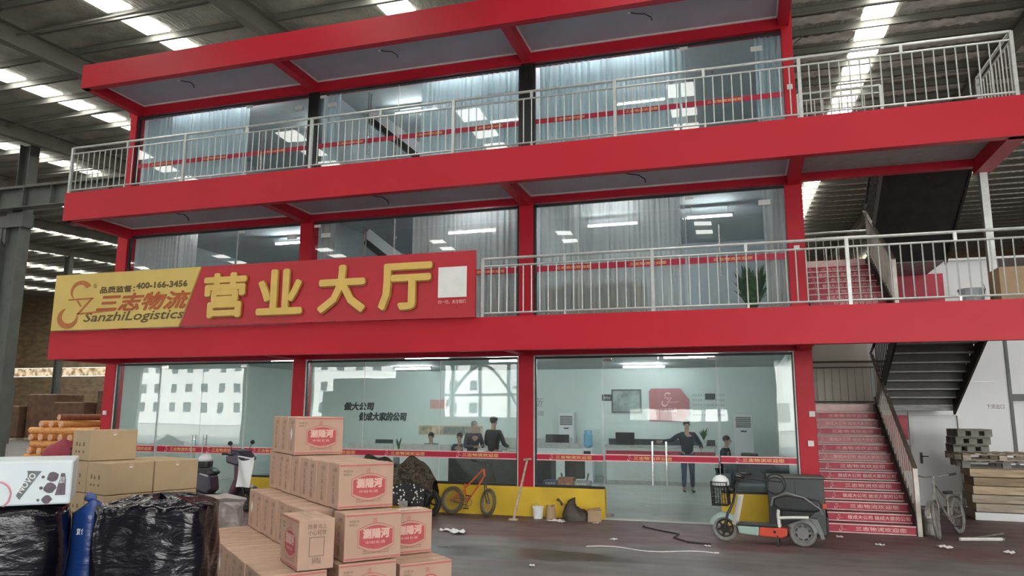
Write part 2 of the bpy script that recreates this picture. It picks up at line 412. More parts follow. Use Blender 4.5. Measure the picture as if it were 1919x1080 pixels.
# silver insulation foil sagging between the purlins at the right
M_foil = pm('insulation_foil', (.80, .79, .74), .36, .35, var=.25, scale=3, bump=.9, bscale=9)
def foil(u, v, yc, xa, xb):
    x = xa + (xb - xa) * u; yy = yc - .40 + .55 * v
    return Vector((x, yy, rz_(yy) - .05 - .05 * math.sin(PI * v) - .018 * math.sin(x * 17 + yc * 3) - .014 * math.sin(x * 31 + v * 9)))
for i, py in enumerate(PUR):
    if 1 < py < 40:
        for xa, xb in ((14.2, 18.45), (19.45, 32)): MB().grid(lambda u, v, c=py + .9, a=xa, b=xb: foil(u, v, c, a, b), int((xb - xa) * 8), 4).build('insulation_foil', M_foil, roof, smooth=True)
# braces and a sprinkler line under the roof
sp = MB()
for y in (0.2, 6, 12, 20): sp.tube([(-60, y, rz_(y) - .42), (40, y, rz_(y) - .42)], .035, 6)
sp.build('sprinkler_pipe', M_raf, roof)

M_clad = pm('cladding_brown', (.30, .225, .145), .6, .1, var=.35, scale=.9, stretch=(1, 1, 2.5))
def clad_wall(name, x0, x1, y, z0, z1, axis='x', mat=None, label=None, holes=()):
    mb = MB()
    if axis == 'x': mb.box(x0, y, z0, x1, y + .12, z1)
    else: mb.box(y, x0, z0, y + .12, x1, z1)
    return struct(mb.build(name, mat or M_clad), label)
wb = MB().box(-80, 60, 0, 45, 60.12, 6.3).box(-80, 60, 7.4, 45, 60.12, 18)
wb = struct(wb.build('wall_back', M_clad), 'brown far wall of the warehouse with a lit window band')
M_wband = emis('far_window_lit', (1.0, .78, .50), .95)
_n, _l = nodes_of(M_wband); _q = _n.new('ShaderNodeTexNoise'); _q.inputs['Scale'].default_value = 1.6; _q.inputs['Detail'].default_value = 6
_c = _n.new('ShaderNodeTexCoord'); _l.new(_c.outputs['Object'], _q.inputs['Vector']); _w = _n.new('ShaderNodeValToRGB')
_w.color_ramp.elements[0].position = .38; _w.color_ramp.elements[0].color = (.35, .22, .11, 1); _w.color_ramp.elements[1].position = .58; _w.color_ramp.elements[1].color = (1, .80, .54, 1)
_l.new(_q.outputs[0], _w.inputs[0]); _l.new(_w.outputs[0], [k for k in _n if k.type == 'EMISSION'][0].inputs[0])
for i in range(12):
    MB().box(-78 + i * 9.6, 60.02, 6.32, -78 + i * 9.6 + 9.2, 60.06, 7.38).build('lit_window_band', M_wband, wb)
clad_wall('wall_left', -26, 62, -80, 0, 18, 'y', label='distant left wall of the warehouse')
clad_wall('wall_right', -26, 62, 44.9, 0, 18, 'y', label='right wall of the warehouse')
# front wall with open gates: what the glass reflects
GATES = [(-23.9, -15.7, 4.85), (-10.7, -5.0, 5.0), (-1.9, 2.7, 4.9), (16.4, 44, 7.0)]  # right gate widened and raised to let more light in
mb = MB().box(-80, -26.2, 5.2, 16.4, -26, 12).box(16.4, -26.2, 7, 45, -26, 12)
xs = -80
for g0, g1, gh in GATES:
    if g0 == 16.4:
        mb.box(xs, -26.2, 0, 8.9, -26, 5.2).box(8.9, -26.2, 0, 13.9, -26, 1.6).box(8.9, -26.2, 2.2, 13.9, -26, 5.2).box(13.9, -26.2, 0, g0, -26, 5.2)
    else: mb.box(xs, -26.2, 0, g0, -26, 5.2); mb.box(g0, -26.2, gh - .001, g1, -26, 5.2)
    xs = g1
mb.box(xs, -26.2, 0, 45, -26, 5.2)
mb.box(-9.2, -26.2, 0, -5.0, -26, 4.0).box(-9.95, -26.2, 0, -9.2, -26, 3.2).box(-1.9, -26.2, 0, 2.7, -26, 1.75)
M_front = pm('front_wall_inside', (.42, .43, .42), .6, var=.08, scale=.3)
struct(mb.build('wall_front', M_front), 'front wall of the warehouse with open gates')
gt = thing('gate_truss', 'arched steel truss standing in the open gate', 'truss', (0, -26, 0))
for dx in (-1.4, .3, 2.0): MB().box(dx - .09, -26.3, 0, dx + .09, -26.1, 4.9).build('mullion', M_steel, gt)
MB().tube([(-1.8 + 4.3 * i / 14, -26.25, 2.4 + 2.3 * math.sin(PI * i / 14)) for i in range(15)], .09, 6).build('arch', M_steel, gt)
MB().box(-1.9, -26.3, 2.9, 2.7, -26.15, 3.05).build('rail', M_steel, gt)
# white building across the yard
ab = thing('office_building', 'white building with rows of windows across the yard', 'building', (-52, -84, 0))
MB().box(-92, -96, 0, -16, -84, 11).build('wall', M_panelw, ab)
MB().box(-70, -92, 11, -34, -84.5, 15.5).build('upper_storey', M_panelw, ab)
M_winp = pm('far_window_glass', (.09, .11, .13), .15, spec=.6)
wp = MB().box(-.55, -.08, -.7, .55, .06, .7).mesh('window', M_winp)
for k in range(3):
    for i in range(24): link('window', wp, ab, (-38 + i * 3.0, 0.02, 2.6 + k * 3.1))
for i in range(11): link('window', wp, ab, (-16 + i * 3.1, -.48, 13.2))
for i, (x0, x1, h) in enumerate([(-13, 10, 5), (12, 40, 8)]):
    sh = thing('yard_shed', ('low ' if i == 0 else 'tall ') + 'pale shed across the yard', 'building', ((x0 + x1) / 2, -78, 0))
    MB().box(x0, -90, 0, x1, -78, h).build('wall', M_panelw, sh)
    MB().box(x0 - .4, -90.4, h, x1 + .4, -77.6, h + .4).build('roof', M_steeldk, sh)
    for q in range(6): MB().box(x0 + 2 + q * (x1 - x0 - 4) / 6, -78.03, 1, x0 + 2 + q * (x1 - x0 - 4) / 6 + 2, -77.95, 3.2).build('shutter', M_steel, sh)

# crane columns and girder at the left
def crane_column(x, y, label, ztop):
    t = thing('steel_column', label, 'column', (x, y, 0), group='crane columns')
    ibeam(MB(), (x, y, 0), (x, y, 9.4), .95, .5, .03, X).build('lower_shaft', M_steeldk, t)
    mb = MB(); mb.box(x - .3, y - .25, 9.4, x + .6, y + .25, 10.0)
    mb.prism([(-.95, 9.4), (-.3, 8.7), (-.3, 9.4)], (x, y - .2, 0), X, Z, Y * .4)
    mb.box(x - .95, y - .25, 9.4, x - .3, y + .25, 9.9); mb.build('corbel', M_steeldk, t)
    ibeam(MB(), (x + .25, y, 10), (x + .25, y, ztop), .55, .45, .03, X).build('upper_shaft', M_steeldk, t)
    MB().box(x - .6, y - .4, 0, x + .6, y + .4, .06).build('base_plate', M_steeldk, t)
crane_column(-13.65, 8.0, 'nearest dark steel crane column left of the red offices', 12.95)
crane_column(-27.6, 8.0, 'dark steel crane column further left under the girder', 12.95)
for i, (x, y) in enumerate([(-12.3, 30), (-19.9, 30), (-27.6, 30), (-4.7, 30), (-35.4, 30)]):
    t = thing('roof_column', 'distant thin steel roof column beyond the %s' % ['cardboard stacks', 'crane column', 'dark pallets', 'log pile', 'far left shelves'][i], 'column', (x, y, 0), group='distant columns')
    ibeam(MB(), (x, y, 0), (x, y, rz_(y) - .8), .5, .35, .03, X).build('shaft', M_steeldk, t)
    MB().box(x - .35, y - .3, 0, x + .35, y + .3, .05).build('base_plate', M_steeldk, t)
cg = thing('crane_girder', 'long dark steel crane girder with stiffeners at the left', 'girder', (-15, 8, 10))
mb = MB(); ibeam(mb, (-60, 7.7, 10.55), (-3, 7.7, 10.55), .82, .42, .04); mb.build('beam', M_steeldk, cg)
st = MB().box(-.02, -.2, -.38, .02, .2, .38).mesh('stiffener', M_steeldk)
for i in range(24): link('stiffener', st, cg, (-30 + i * 1.45 + 15 - 0.3, -.3, .55))
MB().box(-60, 7.62, 10.98, -3, 7.78, 11.1).build('rail', M_raf, cg)
# far goods under the bright band
M_film = pm('brown_film', (.14, .075, .045), .5, var=.35, scale=2)
rows = [(-34, 26, 1.7, 'dark brown'), (-31.2, 26.4, 2.3, 'tall brown'), (-28.4, 26, 1.9, 'mid brown'), (-25.4, 26.6, 2.5, 'tallest brown'), (-22.6, 26, 2.0, 'short brown'), (-19.8, 26.3, 2.4, 'rust brown'), (-17, 26, 1.8, 'low brown'), (-14.2, 26.4, 2.2, 'red brown')]
for i, (x, y, h, nm) in enumerate(rows):
    h *= 1.35
    t = thing('wrapped_pallet_load', nm + ' film wrapped pallet load by the far wall', 'pallet load', (x, y, 0), group='far pallet loads')
    MB().box(x - 1.3, y - 1.1, .15, x + 1.3, y + 1.1, h).build('load', M_film, t, bevel=.08)
    MB().box(x - 1.3, y - 1.1, 0, x + 1.3, y + 1.1, .14).build('pallet', M_woodg, t)
rk = thing('storage_rack', 'dark green storage rack with small goods far left', 'rack', (-30, 20, 0))
for x in (-33, -30.5, -28): MB().box(x - .05, 19.5, 0, x + .05, 20.5, 3.6).build('upright', M_steeldk, rk)
for z in (1.2, 2.4, 3.5): MB().box(-33, 19.5, z, -28, 20.5, z + .08).build('shelf', M_steeldk, rk)
for i in range(9):
    bx = MB().box(-.25, -.3, 0, .25, .3, .32 + .05 * (i % 4)).build('storage_box', [M_panelw, M_cardd, M_steel][i % 3])
    bx.location = (-32.6 + .52 * i, 20, 2.48); tag(bx, '%s small goods box from the left on the middle shelf of the far rack' % ['first', 'second', 'third', 'fourth', 'fifth', 'sixth', 'seventh', 'eighth', 'last'][i], 'box', 'boxes on the far rack')
# ------------------------------------------------------------------ the red three-storey office building
W = 5.254
CX = [0, W, 2 * W, 3 * W]
LV = [(3.10, 3.71, 1.861, 21.2), (6.24, 6.893, 1.861, 19.06), (9.484, 10.06, 1.75, 15.93)]
GTOP = [3.12, 6.30, 9.46]; FL = [0.0, 3.66, 6.85]
M_slab = pm('balcony_slab', (.34, .33, .33), .8, var=.1)
for i, (zb, zt, D, xr) in enumerate(LV):
    mb = MB().box(.1, -D, zb, xr, -D + .05, zt).box(.1, -D + .05, zb, xr, -D + .17, zb + .05)
    t = struct(mb.build('trim_%d' % (i + 1), M_red), ['red fascia beam of the lowest balcony', 'red fascia beam of the middle balcony', 'red fascia beam of the roof'][i])
    MB().box(.1, -D + .05, zt - .14, xr, 5.9 if i == 2 else 0.0, zt - .04).build('deck', M_slab, t)
    zs = zb + .26
    # end beam on the left, brackets at the columns, wall beam over the glass
    MB().box(.1, -D + .05, zb, .28, 0, zt - .14).build('end_beam', M_red, t)
    if i == 0: MB().box(xr - .2, -D + .05, zb, xr, 0, zt - .14).build('end_beam', M_red, t)
    if i == 1: MB().box(xr - .26, -D + .05, zb, xr, .12, zt - .14).build('end_beam', M_red, t)
    for k in range(1, 4):
        MB().box(CX[k] - .10, -D + .05, zb + .04, CX[k] + .10, 0, zt - .14).build('bracket', M_red, t)
    MB().box(-.16, -.01, GTOP[i] + .03, CX[3] + .16, .28, zt - .14).build('wall_beam', M_red, t)
    if i == 1: MB().box(CX[3] + .16, -.01, 6.36, xr - .2, .14, zt - .14).build('wall_beam', M_red, t)
    if i == 0: MB().box(CX[3] + .16, -.01, 3.3, xr, .14, zt - .14).build('wall_beam', M_red, t)
    for k in range(3):
        x0 = CX[k] + (.28 if k == 0 else .1); x1 = CX[k + 1] - .1
        MB().box(x0, -D + .05, zs, x1, -.01, zs + .03).build('soffit_panel', M_soffit, t)
        e = MB().box(x0, -D + .17, zs - .03, x1, -D + .2, zs).box(x0, -.05, zs - .03, x1, -.012, zs)
        e.box(x0, -D + .2, zs - .03, x0 + .03, -.05, zs).box(x1 - .03, -D + .2, zs - .03, x1, -.05, zs)
        e.build('edge_strip', M_trimw, t)
    if i < 2:
        MB().box(CX[3] + .1, -D + .05, zs, xr - .26, -.01, zs + .03).build('soffit_panel', M_slab, t)
# columns
n = 4
for k in range(4):
    for i in range(3):
        z0 = [0, 3.57, 6.75][i]; z1 = LV[i][1] - .14
        black = i == 2 and k in (1, 2)
        hw = .155 if not black else .13
        if i == 2 and k in (0, 3): hw = .10
        xc = CX[k] + (.05 if i == 2 and k == 3 else 0)
        y0 = -.02 if not black else .0
        zz1 = GTOP[i] + .03
        c = MB().box(xc - hw, y0, z0, xc + hw, .26, zz1 if i == 2 or True else z1).build('trim_%d' % n, M_black if black else M_red, bevel=.008); n += 1
        struct(c, ('black post' if black else 'red column') + ' %d of the %s floor' % (k + 1, ['ground', 'first', 'top'][i]))
# shell: side walls, back wall, slabs, ceilings
struct(MB().box(-.16, .27, 0, -.04, 9.2, 3.57).build('wall_office_left', M_wall), 'left wall of the ground floor hall')
struct(MB().box(15.72, .27, 0, 15.86, 9.2, 3.57).build('wall_office_right', M_wall), 'right wall of the ground floor hall')
struct(MB().box(-.16, 9.2, 0, 15.86, 9.35, 3.57).build('wall_office_back', M_wall), 'pale green back wall of the hall')
struct(MB().box(-.04, -.0, .0, 15.72, 9.2, .03).build('floor_hall', M_tile), 'shiny pale tiled floor of the hall')
struct(MB().box(-.04, .27, 3.40, 15.72, 9.2, 3.46).build('ceiling_hall', M_ceil), 'white ceiling of the hall')
for i, (fz, cz) in enumerate([(3.66, 6.62), (6.85, 9.8)]):
    nm = ['first', 'top'][i]
    struct(MB().box(-.16, .0, fz - .09, 15.86, 6.2, fz).build('floor_' + nm, M_slab))
    struct(MB().box(-.04, .27, cz, 15.72, 6.0, cz + .06).build('ceiling_' + nm, M_ceil))
    struct(MB().box(-.16, .27, fz, -.04, 6.0, cz + .2).build('wall_left_' + nm, M_darkwall))
    struct(MB().box(15.72, .27, fz, 15.86, 6.0, cz + .2).build('wall_right_' + nm, M_darkwall))
    struct(MB().box(-.16, 6.0, fz, 15.86, 6.15, cz + .2).build('wall_back_' + nm, M_darkwall))
    for k in (1, 2): struct(MB().box(CX[k] - .06, .32, fz, CX[k] + .06, 6.0, cz).build('wall_partition_' + nm + '_%d' % k, M_darkwall))
# stair in the office seen behind the second window of both upper floors
for fz, nm in ((3.66, 'first'), (6.85, 'top')):
    st = thing('inner_beam', 'dark slanted beam behind the middle window of the %s floor' % nm, 'beam', (6.3, 2.2, fz))
    MB().beam((5.9, 1.6, fz + 2.5), (8.6, 2.6, fz + .25), .2, .14).build('slope_beam', M_black, st)
    MB().beam((5.9, 1.66, fz + 2.72), (8.7, 2.66, fz + .42), .16, .26).build('slope_panel', M_panelw, st)

# glazing -------------------------------------------------------------------------------------------------
M_frame = pm('dark_window_frame', (.025, .027, .028), .4, var=.2)
M_sil = pm('pale_sealant', (.72, .74, .72), .5)
BANDTXT = '三志物流欢迎您'
def logo(parent, o, u, v, s, mat, world=True):
    """the two hooks and bar of the emblem, s high"""
    o, u, v = Vector(o), Vector(u), Vector(v); nn = u.cross(v)
    def hook(cx, cy, R, a0, a1, prof):
        q = 14; outer = []; inner = []
        for i in range(q + 1):
            a = a0 + (a1 - a0) * i / q; w = prof(i / q)
            outer.append((cx + math.cos(a) * (R + w / 2), cy + math.sin(a) * (R + w / 2))); inner.append((cx + math.cos(a) * (R - w / 2), cy + math.sin(a) * (R - w / 2)))
        return outer, inner
    polys = [[(.24, .605), (.80, .615), (.80, .585), (.24, .575)], [(.79, .60), (.50, .26), (.45, .26), (.74, .60)], [(.47, .285), (1.30, .335), (1.30, .305), (.47, .25)], [(.42, .56), (.52, .42), (.55, .44), (.46, .57)]]
    for hk in (hook(.49, .76, .20, .5, 3.95, lambda f: .10 * (1 - f) ** .7 + .010), hook(.27, .21, .20, 2.0, 6.4, lambda f: .014 + .105 * math.sin(PI * min(1, f * 1.02)) ** .8)):
        for i in range(14): polys.append([hk[0][i], hk[0][i + 1], hk[1][i + 1], hk[1][i]])
    mb = MB()
    for p in polys: mb.prism([(a * s, b * s) for a, b in p], o, u, v, nn * .004)
    return mb.build('emblem', mat, parent, world=world)
_band = {}
def band(parent, x0, x1, z0, z1, y, period, small=False, lett=M_gold):
    b = MB().box(x0, y - .006, z0, x1, y - .002, z1).build('sticker_band', M_band, parent)
    if not small:
        MB().box(x0, y - .0075, z1 - .012, x1, y - .006, z1 + .008).box(x0, y - .0075, z0 - .008, x1, y - .006, z0 + .012).build('band_edge', M_bandl, b)
    h = (z1 - z0)
    k = max(1, int((x1 - x0) / period)); st = (x1 - x0) / k
    for i in range(k):
        xa = x0 + st * i + st * .2
        wtx = min(h * 6.0, st * .62)
        text('lettering', BANDTXT, lett, b, (xa + h * 1.0, y - .009, z0 + h * .24), X, Z, wtx, h * .52, bold=.0016)
        if not small: logo(b, (xa, y - .009, z0 + h * .15), X, Z, h * .75, M_bandl)
    return b
def window(idx, label, x0, x1, z0, z1, splits, y=.06, mat=M_glass, frame=M_frame, seal='lr'):
    fw = .045
    mb = MB()
    if 'l' in seal: mb.box(x0, y - .03, z0, x0 + fw, y + .04, z1)
    if 'r' in seal: mb.box(x1 - fw, y - .03, z0, x1, y + .04, z1)
    mb.box(x0, y - .03, z1 - fw, x1, y + .04, z1).box(x0, y - .03, z0, x1, y + .04, z0 + fw)
    w = struct(mb.build('window_%d' % idx, frame), label)
    xs = [x0 + fw] + splits + [x1 - fw]
    for a, b in zip(xs, xs[1:]):
        MB().box(a + .003, y, z0 + fw, b - .003, y + .010, z1 - fw).build('pane', mat, w)
    if z0 < 1:
        if 'l' in seal: MB().box(x0, y - .06, z0, x0 + .02, y - .03, z1).build('sealant_strip', M_sil, w)
        if 'r' in seal: MB().box(x1 - .02, y - .06, z0, x1, y - .03, z1).build('sealant_strip', M_sil, w)
    for s_ in splits + ([] if 'l' in seal else [x0]) + ([] if 'r' in seal else [x1]):
        MB().box(s_ - .004, y - .004, z0 + fw, s_ + .004, y + .014, z1 - fw).build('seal', M_sil, w)
    return w
def patch(parent, x, z, y, w=.16, h=.06):
    return MB().box(x - w / 2, y - .014, z - h / 2, x + w / 2, y + .024, z + h / 2).build('patch_fitting', M_white if z > 4 else M_chrome, parent)
def handle(parent, x, z0, z1, y):
    for s_ in (-1, 1):
        yy = y + .055 * s_
        mb = MB().cyl((x, yy, z0), (x, yy, z1), .016, 10)
        for z in (z0 + .1, z1 - .1): mb.cyl((x, y, z), (x, yy, z), .009, 6)
        mb.build('pull_handle', M_chrome, parent, smooth=False)
e = .158
# ground floor
BASE = .56
struct(MB().box(.158, -.0, 0, 1.45, .2, BASE).build('baseboard_1', M_yel), 'yellow plinth left of the first glass door')
struct(MB().box(3.85, -.0, 0, CX[1] - e, .2, BASE).build('baseboard_2', M_yel), 'yellow plinth right of the first glass door')
struct(MB().box(CX[1] + .158, -.03, 0, CX[2] + .158 + 1.41, .2, BASE).build('baseboard_3', M_yel), 'long yellow plinth under the middle glass')
struct(MB().box(14.22, -.03, 0, CX[3] - e, .2, BASE).build('baseboard_4', M_yel), 'yellow plinth behind the electric scooter')
def gbay(idx, lab, xa, xb, door, base_l, base_r, splits_l, splits_r):
    pass
w1 = window(1, 'left ground floor glass front', .158, 1.45, BASE, GTOP[0], [], seal='l'); band(w1, .22, 1.42, 1.05, 1.20, .055, 1.2)
w2 = window(2, 'ground floor glass right of the left door', 3.85, CX[1] - e, BASE, GTOP[0], [], seal='r'); band(w2, 3.9, CX[1] - e - .05, 1.07, 1.20, .055, 1.2)
w3 = window(3, 'middle ground floor glass front', CX[1] + e, CX[2] - e, BASE, GTOP[0], [6.85, 8.62]); band(w3, CX[1] + e + .05, CX[2] - e - .05, 1.08, 1.21, .055, 1.23)
w4 = window(4, 'ground floor glass left of the right door', CX[2] + e, 12.07, BASE, GTOP[0], [], seal='l'); band(w4, CX[2] + e + .05, 12.05, 1.08, 1.20, .055, 1.25)
w5 = window(5, 'ground floor glass right of the right door', 14.22, CX[3] - e, BASE, GTOP[0], [], seal='r'); band(w5, 14.24, CX[3] - e - .05, 1.10, 1.22, .055, 1.35)
def glassdoor(idx, label, x0, x1, nleaf, z0, z1, y=.06, mat=M_glass, hx=None, bandz=None, hz=None, fw=True):
    mb = MB().box(x0, y - .02, z1 - .04, x1, y + .04, z1)
    d = struct(mb.build('door_%d' % idx, M_frame), label)
    xs = [x0 + (x1 - x0) * i / nleaf for i in range(nleaf + 1)]
    for i, (a, b) in enumerate(zip(xs, xs[1:])):
        lf = MB().box(a + .006, y, z0 + .01, b - .006, y + .012, z1 - .045).build('glass_leaf', mat, d)
        patch(lf, a + .09 if i == 0 else b - .09, z1 - .09, y); patch(lf, a + .09 if i == 0 else b - .09, z0 + .05, y)
    if hz:
        for h in hx: handle(d, h, hz[0], hz[1], y)
    return d
d1 = glassdoor(1, 'left double glass door of the hall', 1.45, 3.85, 2, .03, GTOP[0], hx=(2.52, 2.82), hz=(.62, 1.46)); band(d1, 1.5, 3.82, 1.05, 1.20, .055, 1.15)
d2 = glassdoor(2, 'right double glass door of the hall', 12.07, 14.22, 2, .03, GTOP[0], hx=(12.99, 13.25), hz=(.66, 1.47)); band(d2, 12.09, 14.2, 1.09, 1.21, .055, 1.1)
# floor spring boxes and the paper sign on the door corner
# first floor
dl = [(4.35, 5.254 - e), (5.254 + e, 7.6), (13.9, CX[3] - e)]
def upper(i, base):
    fz = FL[i]; zt = GTOP[i]; z0 = fz + .02
    mt = M_glassu
    bz = (4.87, 4.99) if i == 1 else (8.09, 8.20)
    lab = 'first' if i == 1 else 'top'
    ex = e if i == 1 else .14
    exr = e if i == 1 else .06
    a = window(base, 'left %s floor glass, curtain side' % lab, .10 if i == 2 else e, 3.35, z0, zt, [1.75], mat=mt, seal='l')
    band(a, .2, 3.33, *bz, .055, 1.05, True)
    p = glassdoor(base, 'glass door of the left %s floor office' % lab, 3.35, CX[1] - ex, 1, z0, zt, mat=mt, hx=(3.9,), hz=(fz + .85, fz + 1.75))
    band(p, 3.37, CX[1] - ex - .02, *bz, .055, 1.05, True)
    patch(p, 4.83, zt - .3, .06, .22, .1); 
    q = glassdoor(base + 1, 'glass door of the middle %s floor office' % lab, CX[1] + ex, 7.45, 1, z0, zt, mat=mt, hx=(6.72,), hz=(fz + .95, fz + 2.45))
    band(q, CX[1] + ex + .02, 7.43, *bz, .055, 1.05, True); patch(q, 5.72, zt - .32, .06, .22, .1)
    b = window(base + 1, 'middle %s floor glass, curtain side' % lab, 7.45, CX[2] - ex, z0, zt, [8.9], mat=mt, seal='r')
    band(b, 7.5, CX[2] - ex - .05, *bz, .055, 1.05, True)
    c = window(base + 2, 'right %s floor glass, curtain side' % lab, CX[2] + ex, 13.75, z0, zt, [11.6], mat=mt, seal='l')
    band(c, CX[2] + ex + .05, 13.72, *bz, .055, 1.05, True)
    s_ = glassdoor(base + 2, 'glass door of the right %s floor office' % lab, 13.75, CX[3] - exr, 1, z0, zt, mat=mt, hx=(14.38,), hz=(fz + .95, fz + 1.95))
    band(s_, 13.77, CX[3] - exr - .02, *bz, .055, 1.05, True); patch(s_, 15.24, zt - .3, .06, .22, .1)
    # curtains
    def curtain(x0, x1, label, mat, y=.28, amp=.035, folds=7.5):
        z1 = zt + .12
        nn = int((x1 - x0) * folds * 8)
        ph = random.random() * 6
        def fn(u_, v_):
            x = x0 + (x1 - x0) * u_
            am = amp * (.55 + .45 * math.sin(x * 2.3 + ph))
            return (x + .012 * math.sin(x * 31 + v_ * 2), y + am * math.sin(x * folds * 2 * PI / 1.0 + .5 * math.sin(x * 5 + ph)) + .012 * math.sin(x * 61), z0 + .03 + (z1 - z0 - .03) * v_)
        c_ = MB().grid(fn, nn, 3).build('curtain', mat, smooth=True)
        tag(c_, label, 'curtain', 'curtains of the %s floor' % lab)
        c_2 = MB().tube([(x0 - .05, y, z1 + .01), (x1 + .05, y, z1 + .01)], .014, 6).build('rail', M_steel, c_)
        return c_
    mA = sheer('curtain_%s' % lab, (.74, .88, .93) if i == 2 else (.78, .77, .74), .10 if i == 2 else .34)
    mB = M_c2 if i == 2 else mA
    curtain(.2, 3.3 if i == 2 else 2.0, 'pale curtain behind the left %s floor glass' % lab, mA)
    curtain(5.47, 5.85, 'narrow gathered curtain beside the door of the middle %s floor office' % lab, mA)
    curtain(7.9 if i == 2 else 7.8, 10.3, 'pale curtain behind the middle %s floor glass' % lab, mA)
    curtain(10.72, 13.85 if i == 2 else 13.65, 'wide pale curtain behind the right %s floor glass' % lab, mA)
    curtain(15.2, 15.62, 'narrow gathered curtain at the right end of the %s floor' % lab, mA, folds=9)
M_c2 = sheer('curtain_white', (.76, .90, .95), .08)
upper(2, 9)
upper(1, 6)

# ceiling tubes ---------------------------------------------------------------------------------------------
def tube_light(x, y, z, label, L=1.2, group='fluorescent tubes'):
    t = thing('tube_light', label, 'light', (x, y, z), group=group)
    zc = 3.40 if z < 4 else (6.62 if z < 7 else 9.8)
    for q in (-.4, .4): MB().cyl((x + q * L, y, z + .06), (x + q * L, y, zc), .006, 6).build('hanger', M_steel, t)
    MB().box(x - L / 2 - .02, y - .03, z + .03, x + L / 2 + .02, y + .03, z + .07).build('batten', M_white, t)
    MB().cyl((x - L / 2, y, z), (x + L / 2, y, z), .018, 8).build('tube', M_tube if z < 4 else M_tubeu, t)
    for s_ in (-1, 1): MB().box(x + s_ * L / 2 - .015, y - .02, z - .02, x + s_ * L / 2 + .015, y + .02, z + .05).build('end_cap', M_white, t)
tube_light(13.5, 3.7, 3.32, 'lit tube under the hall ceiling above the reception counter')
tube_light(9.0, 3.9, 3.32, 'lit tube under the hall ceiling above the two standing customers')
tube_light(7.2, 2.6, 3.32, 'lit tube at the ceiling above the left clerks')
tube_light(3.3, 2.6, 3.32, 'lit tube at the hall ceiling behind the left glass door')
tube_light(12.0, 7.2, 3.32, 'lit tube far back in the hall above the framed picture', group='deep hall tubes')
tube_light(5.0, 6.6, 3.32, 'lit tube far back in the hall above the slogan wall', group='deep hall tubes')
tube_light(14.15, 2.2, 6.35, 'bright lit tube behind the right first floor door', 1.0)
tube_light(8.75, 1.5, 6.2, 'lit tube behind the middle first floor curtain')
tube_light(3.5, 2.2, 6.42, 'lit tube behind the left first floor glass')
tube_light(11.9, 2.6, 6.42, 'lit tube behind the wide first floor curtain', group='deep office tubes')
tube_light(4.0, 2.8, 9.6, 'lit tube behind the left top floor curtain', group='top floor tubes')
tube_light(7.0, 2.0, 9.6, 'lit tube behind the middle top floor door', group='top floor tubes')
tube_light(9.2, 3.2, 9.6, 'lit tube behind the middle top floor curtain', group='top floor tubes')
tube_light(12.6, 3.0, 9.6, 'lit tube behind the wide top floor curtain', group='top floor tubes')

for i, (x, nm) in enumerate([(1.6, 'left'), (8.8, 'middle'), (11.6, 'right')]):  # unseen tubes added above the glass to light the curtains from behind
    tube_light(x, .55, 9.74, 'hidden added tube lighting the %s top floor curtain from behind' % nm, group='top floor tubes'); tube_light(x + 1.35, .55, 9.74, 'second hidden added tube lighting the %s top floor curtain from behind' % nm, group='top floor tubes')
    tube_light(x + .6, .55, 6.56, 'hidden added tube lighting the %s first floor curtain from behind' % nm, group='deep office tubes')
# balcony railings --------------------------------------------------------------------------------------------
def railing(label, x0, x1, y, zb, step=1.57, ret=None, first=0, H=1.08):
    t = thing('balcony_railing', label, 'railing', (x0, y, zb))
    nb = max(1, round((x1 - x0) / step)); st = (x1 - x0) / nb
    MB().tube([(x0, y, zb + H), (x1, y, zb + H)], .026, 8).build('top_rail', M_steel, t)
    MB().tube([(x0, y, zb + H - .14), (x1, y, zb + H - .14)], .018, 8).build('middle_rail', M_steel, t)
    MB().tube([(x0, y, zb + .07), (x1, y, zb + .07)], .018, 8).build('bottom_rail', M_steel, t)
    post = MB().box(-.028, -.028, -.12, .028, .028, H).mesh('post', M_steel)
    stub = MB().box(-.024, -.024, H - .14, .024, .024, H).box(-.018, -.018, -.1, .018, .018, .07).mesh('post_stub', M_steel)
    bal = MB().cyl((0, 0, .07), (0, 0, H - .14), .0115, 6).mesh('baluster', M_steel)
    for i in range(nb + 1):
        if i in (0, nb) or i % 2 == first: link('post', post, t, (i * st, 0, 0))
        else: link('post_stub', stub, t, (i * st, 0, 0))
        if i < nb:
            m_ = 10
            for q in range(m_):
                if q == 0 and (i == 0 or i % 2 == first): continue
                link('baluster', bal, t, ((i + q / m_) * st, 0, 0))
    if ret:
        L = ret
        for z, r in ((H, .026), (H - .14, .018), (.07, .018)):
            MB().tube([(x1, y, zb + z), (x1, y + L, zb + z)], r, 8).build('side_rail', M_steel, t)
        for q in range(1, int(L / .157)): link('baluster', bal, t, (x1 - x0, q * .157, 0))
        link('post', post, t, (x1 - x0, L, 0))
    return t
railing('grey steel balustrade along the top balcony', .16, 18.96, -1.82, 6.893, first=0, ret=1.75)
railing('grey steel balustrade along the lower balcony right of the yellow sign', 10.2, 21.0, -1.82, 3.71, first=0)

railing('short inner guard rail at the head of the upper stairs', 15.95, 17.4, .02, 6.87, H=1.22)

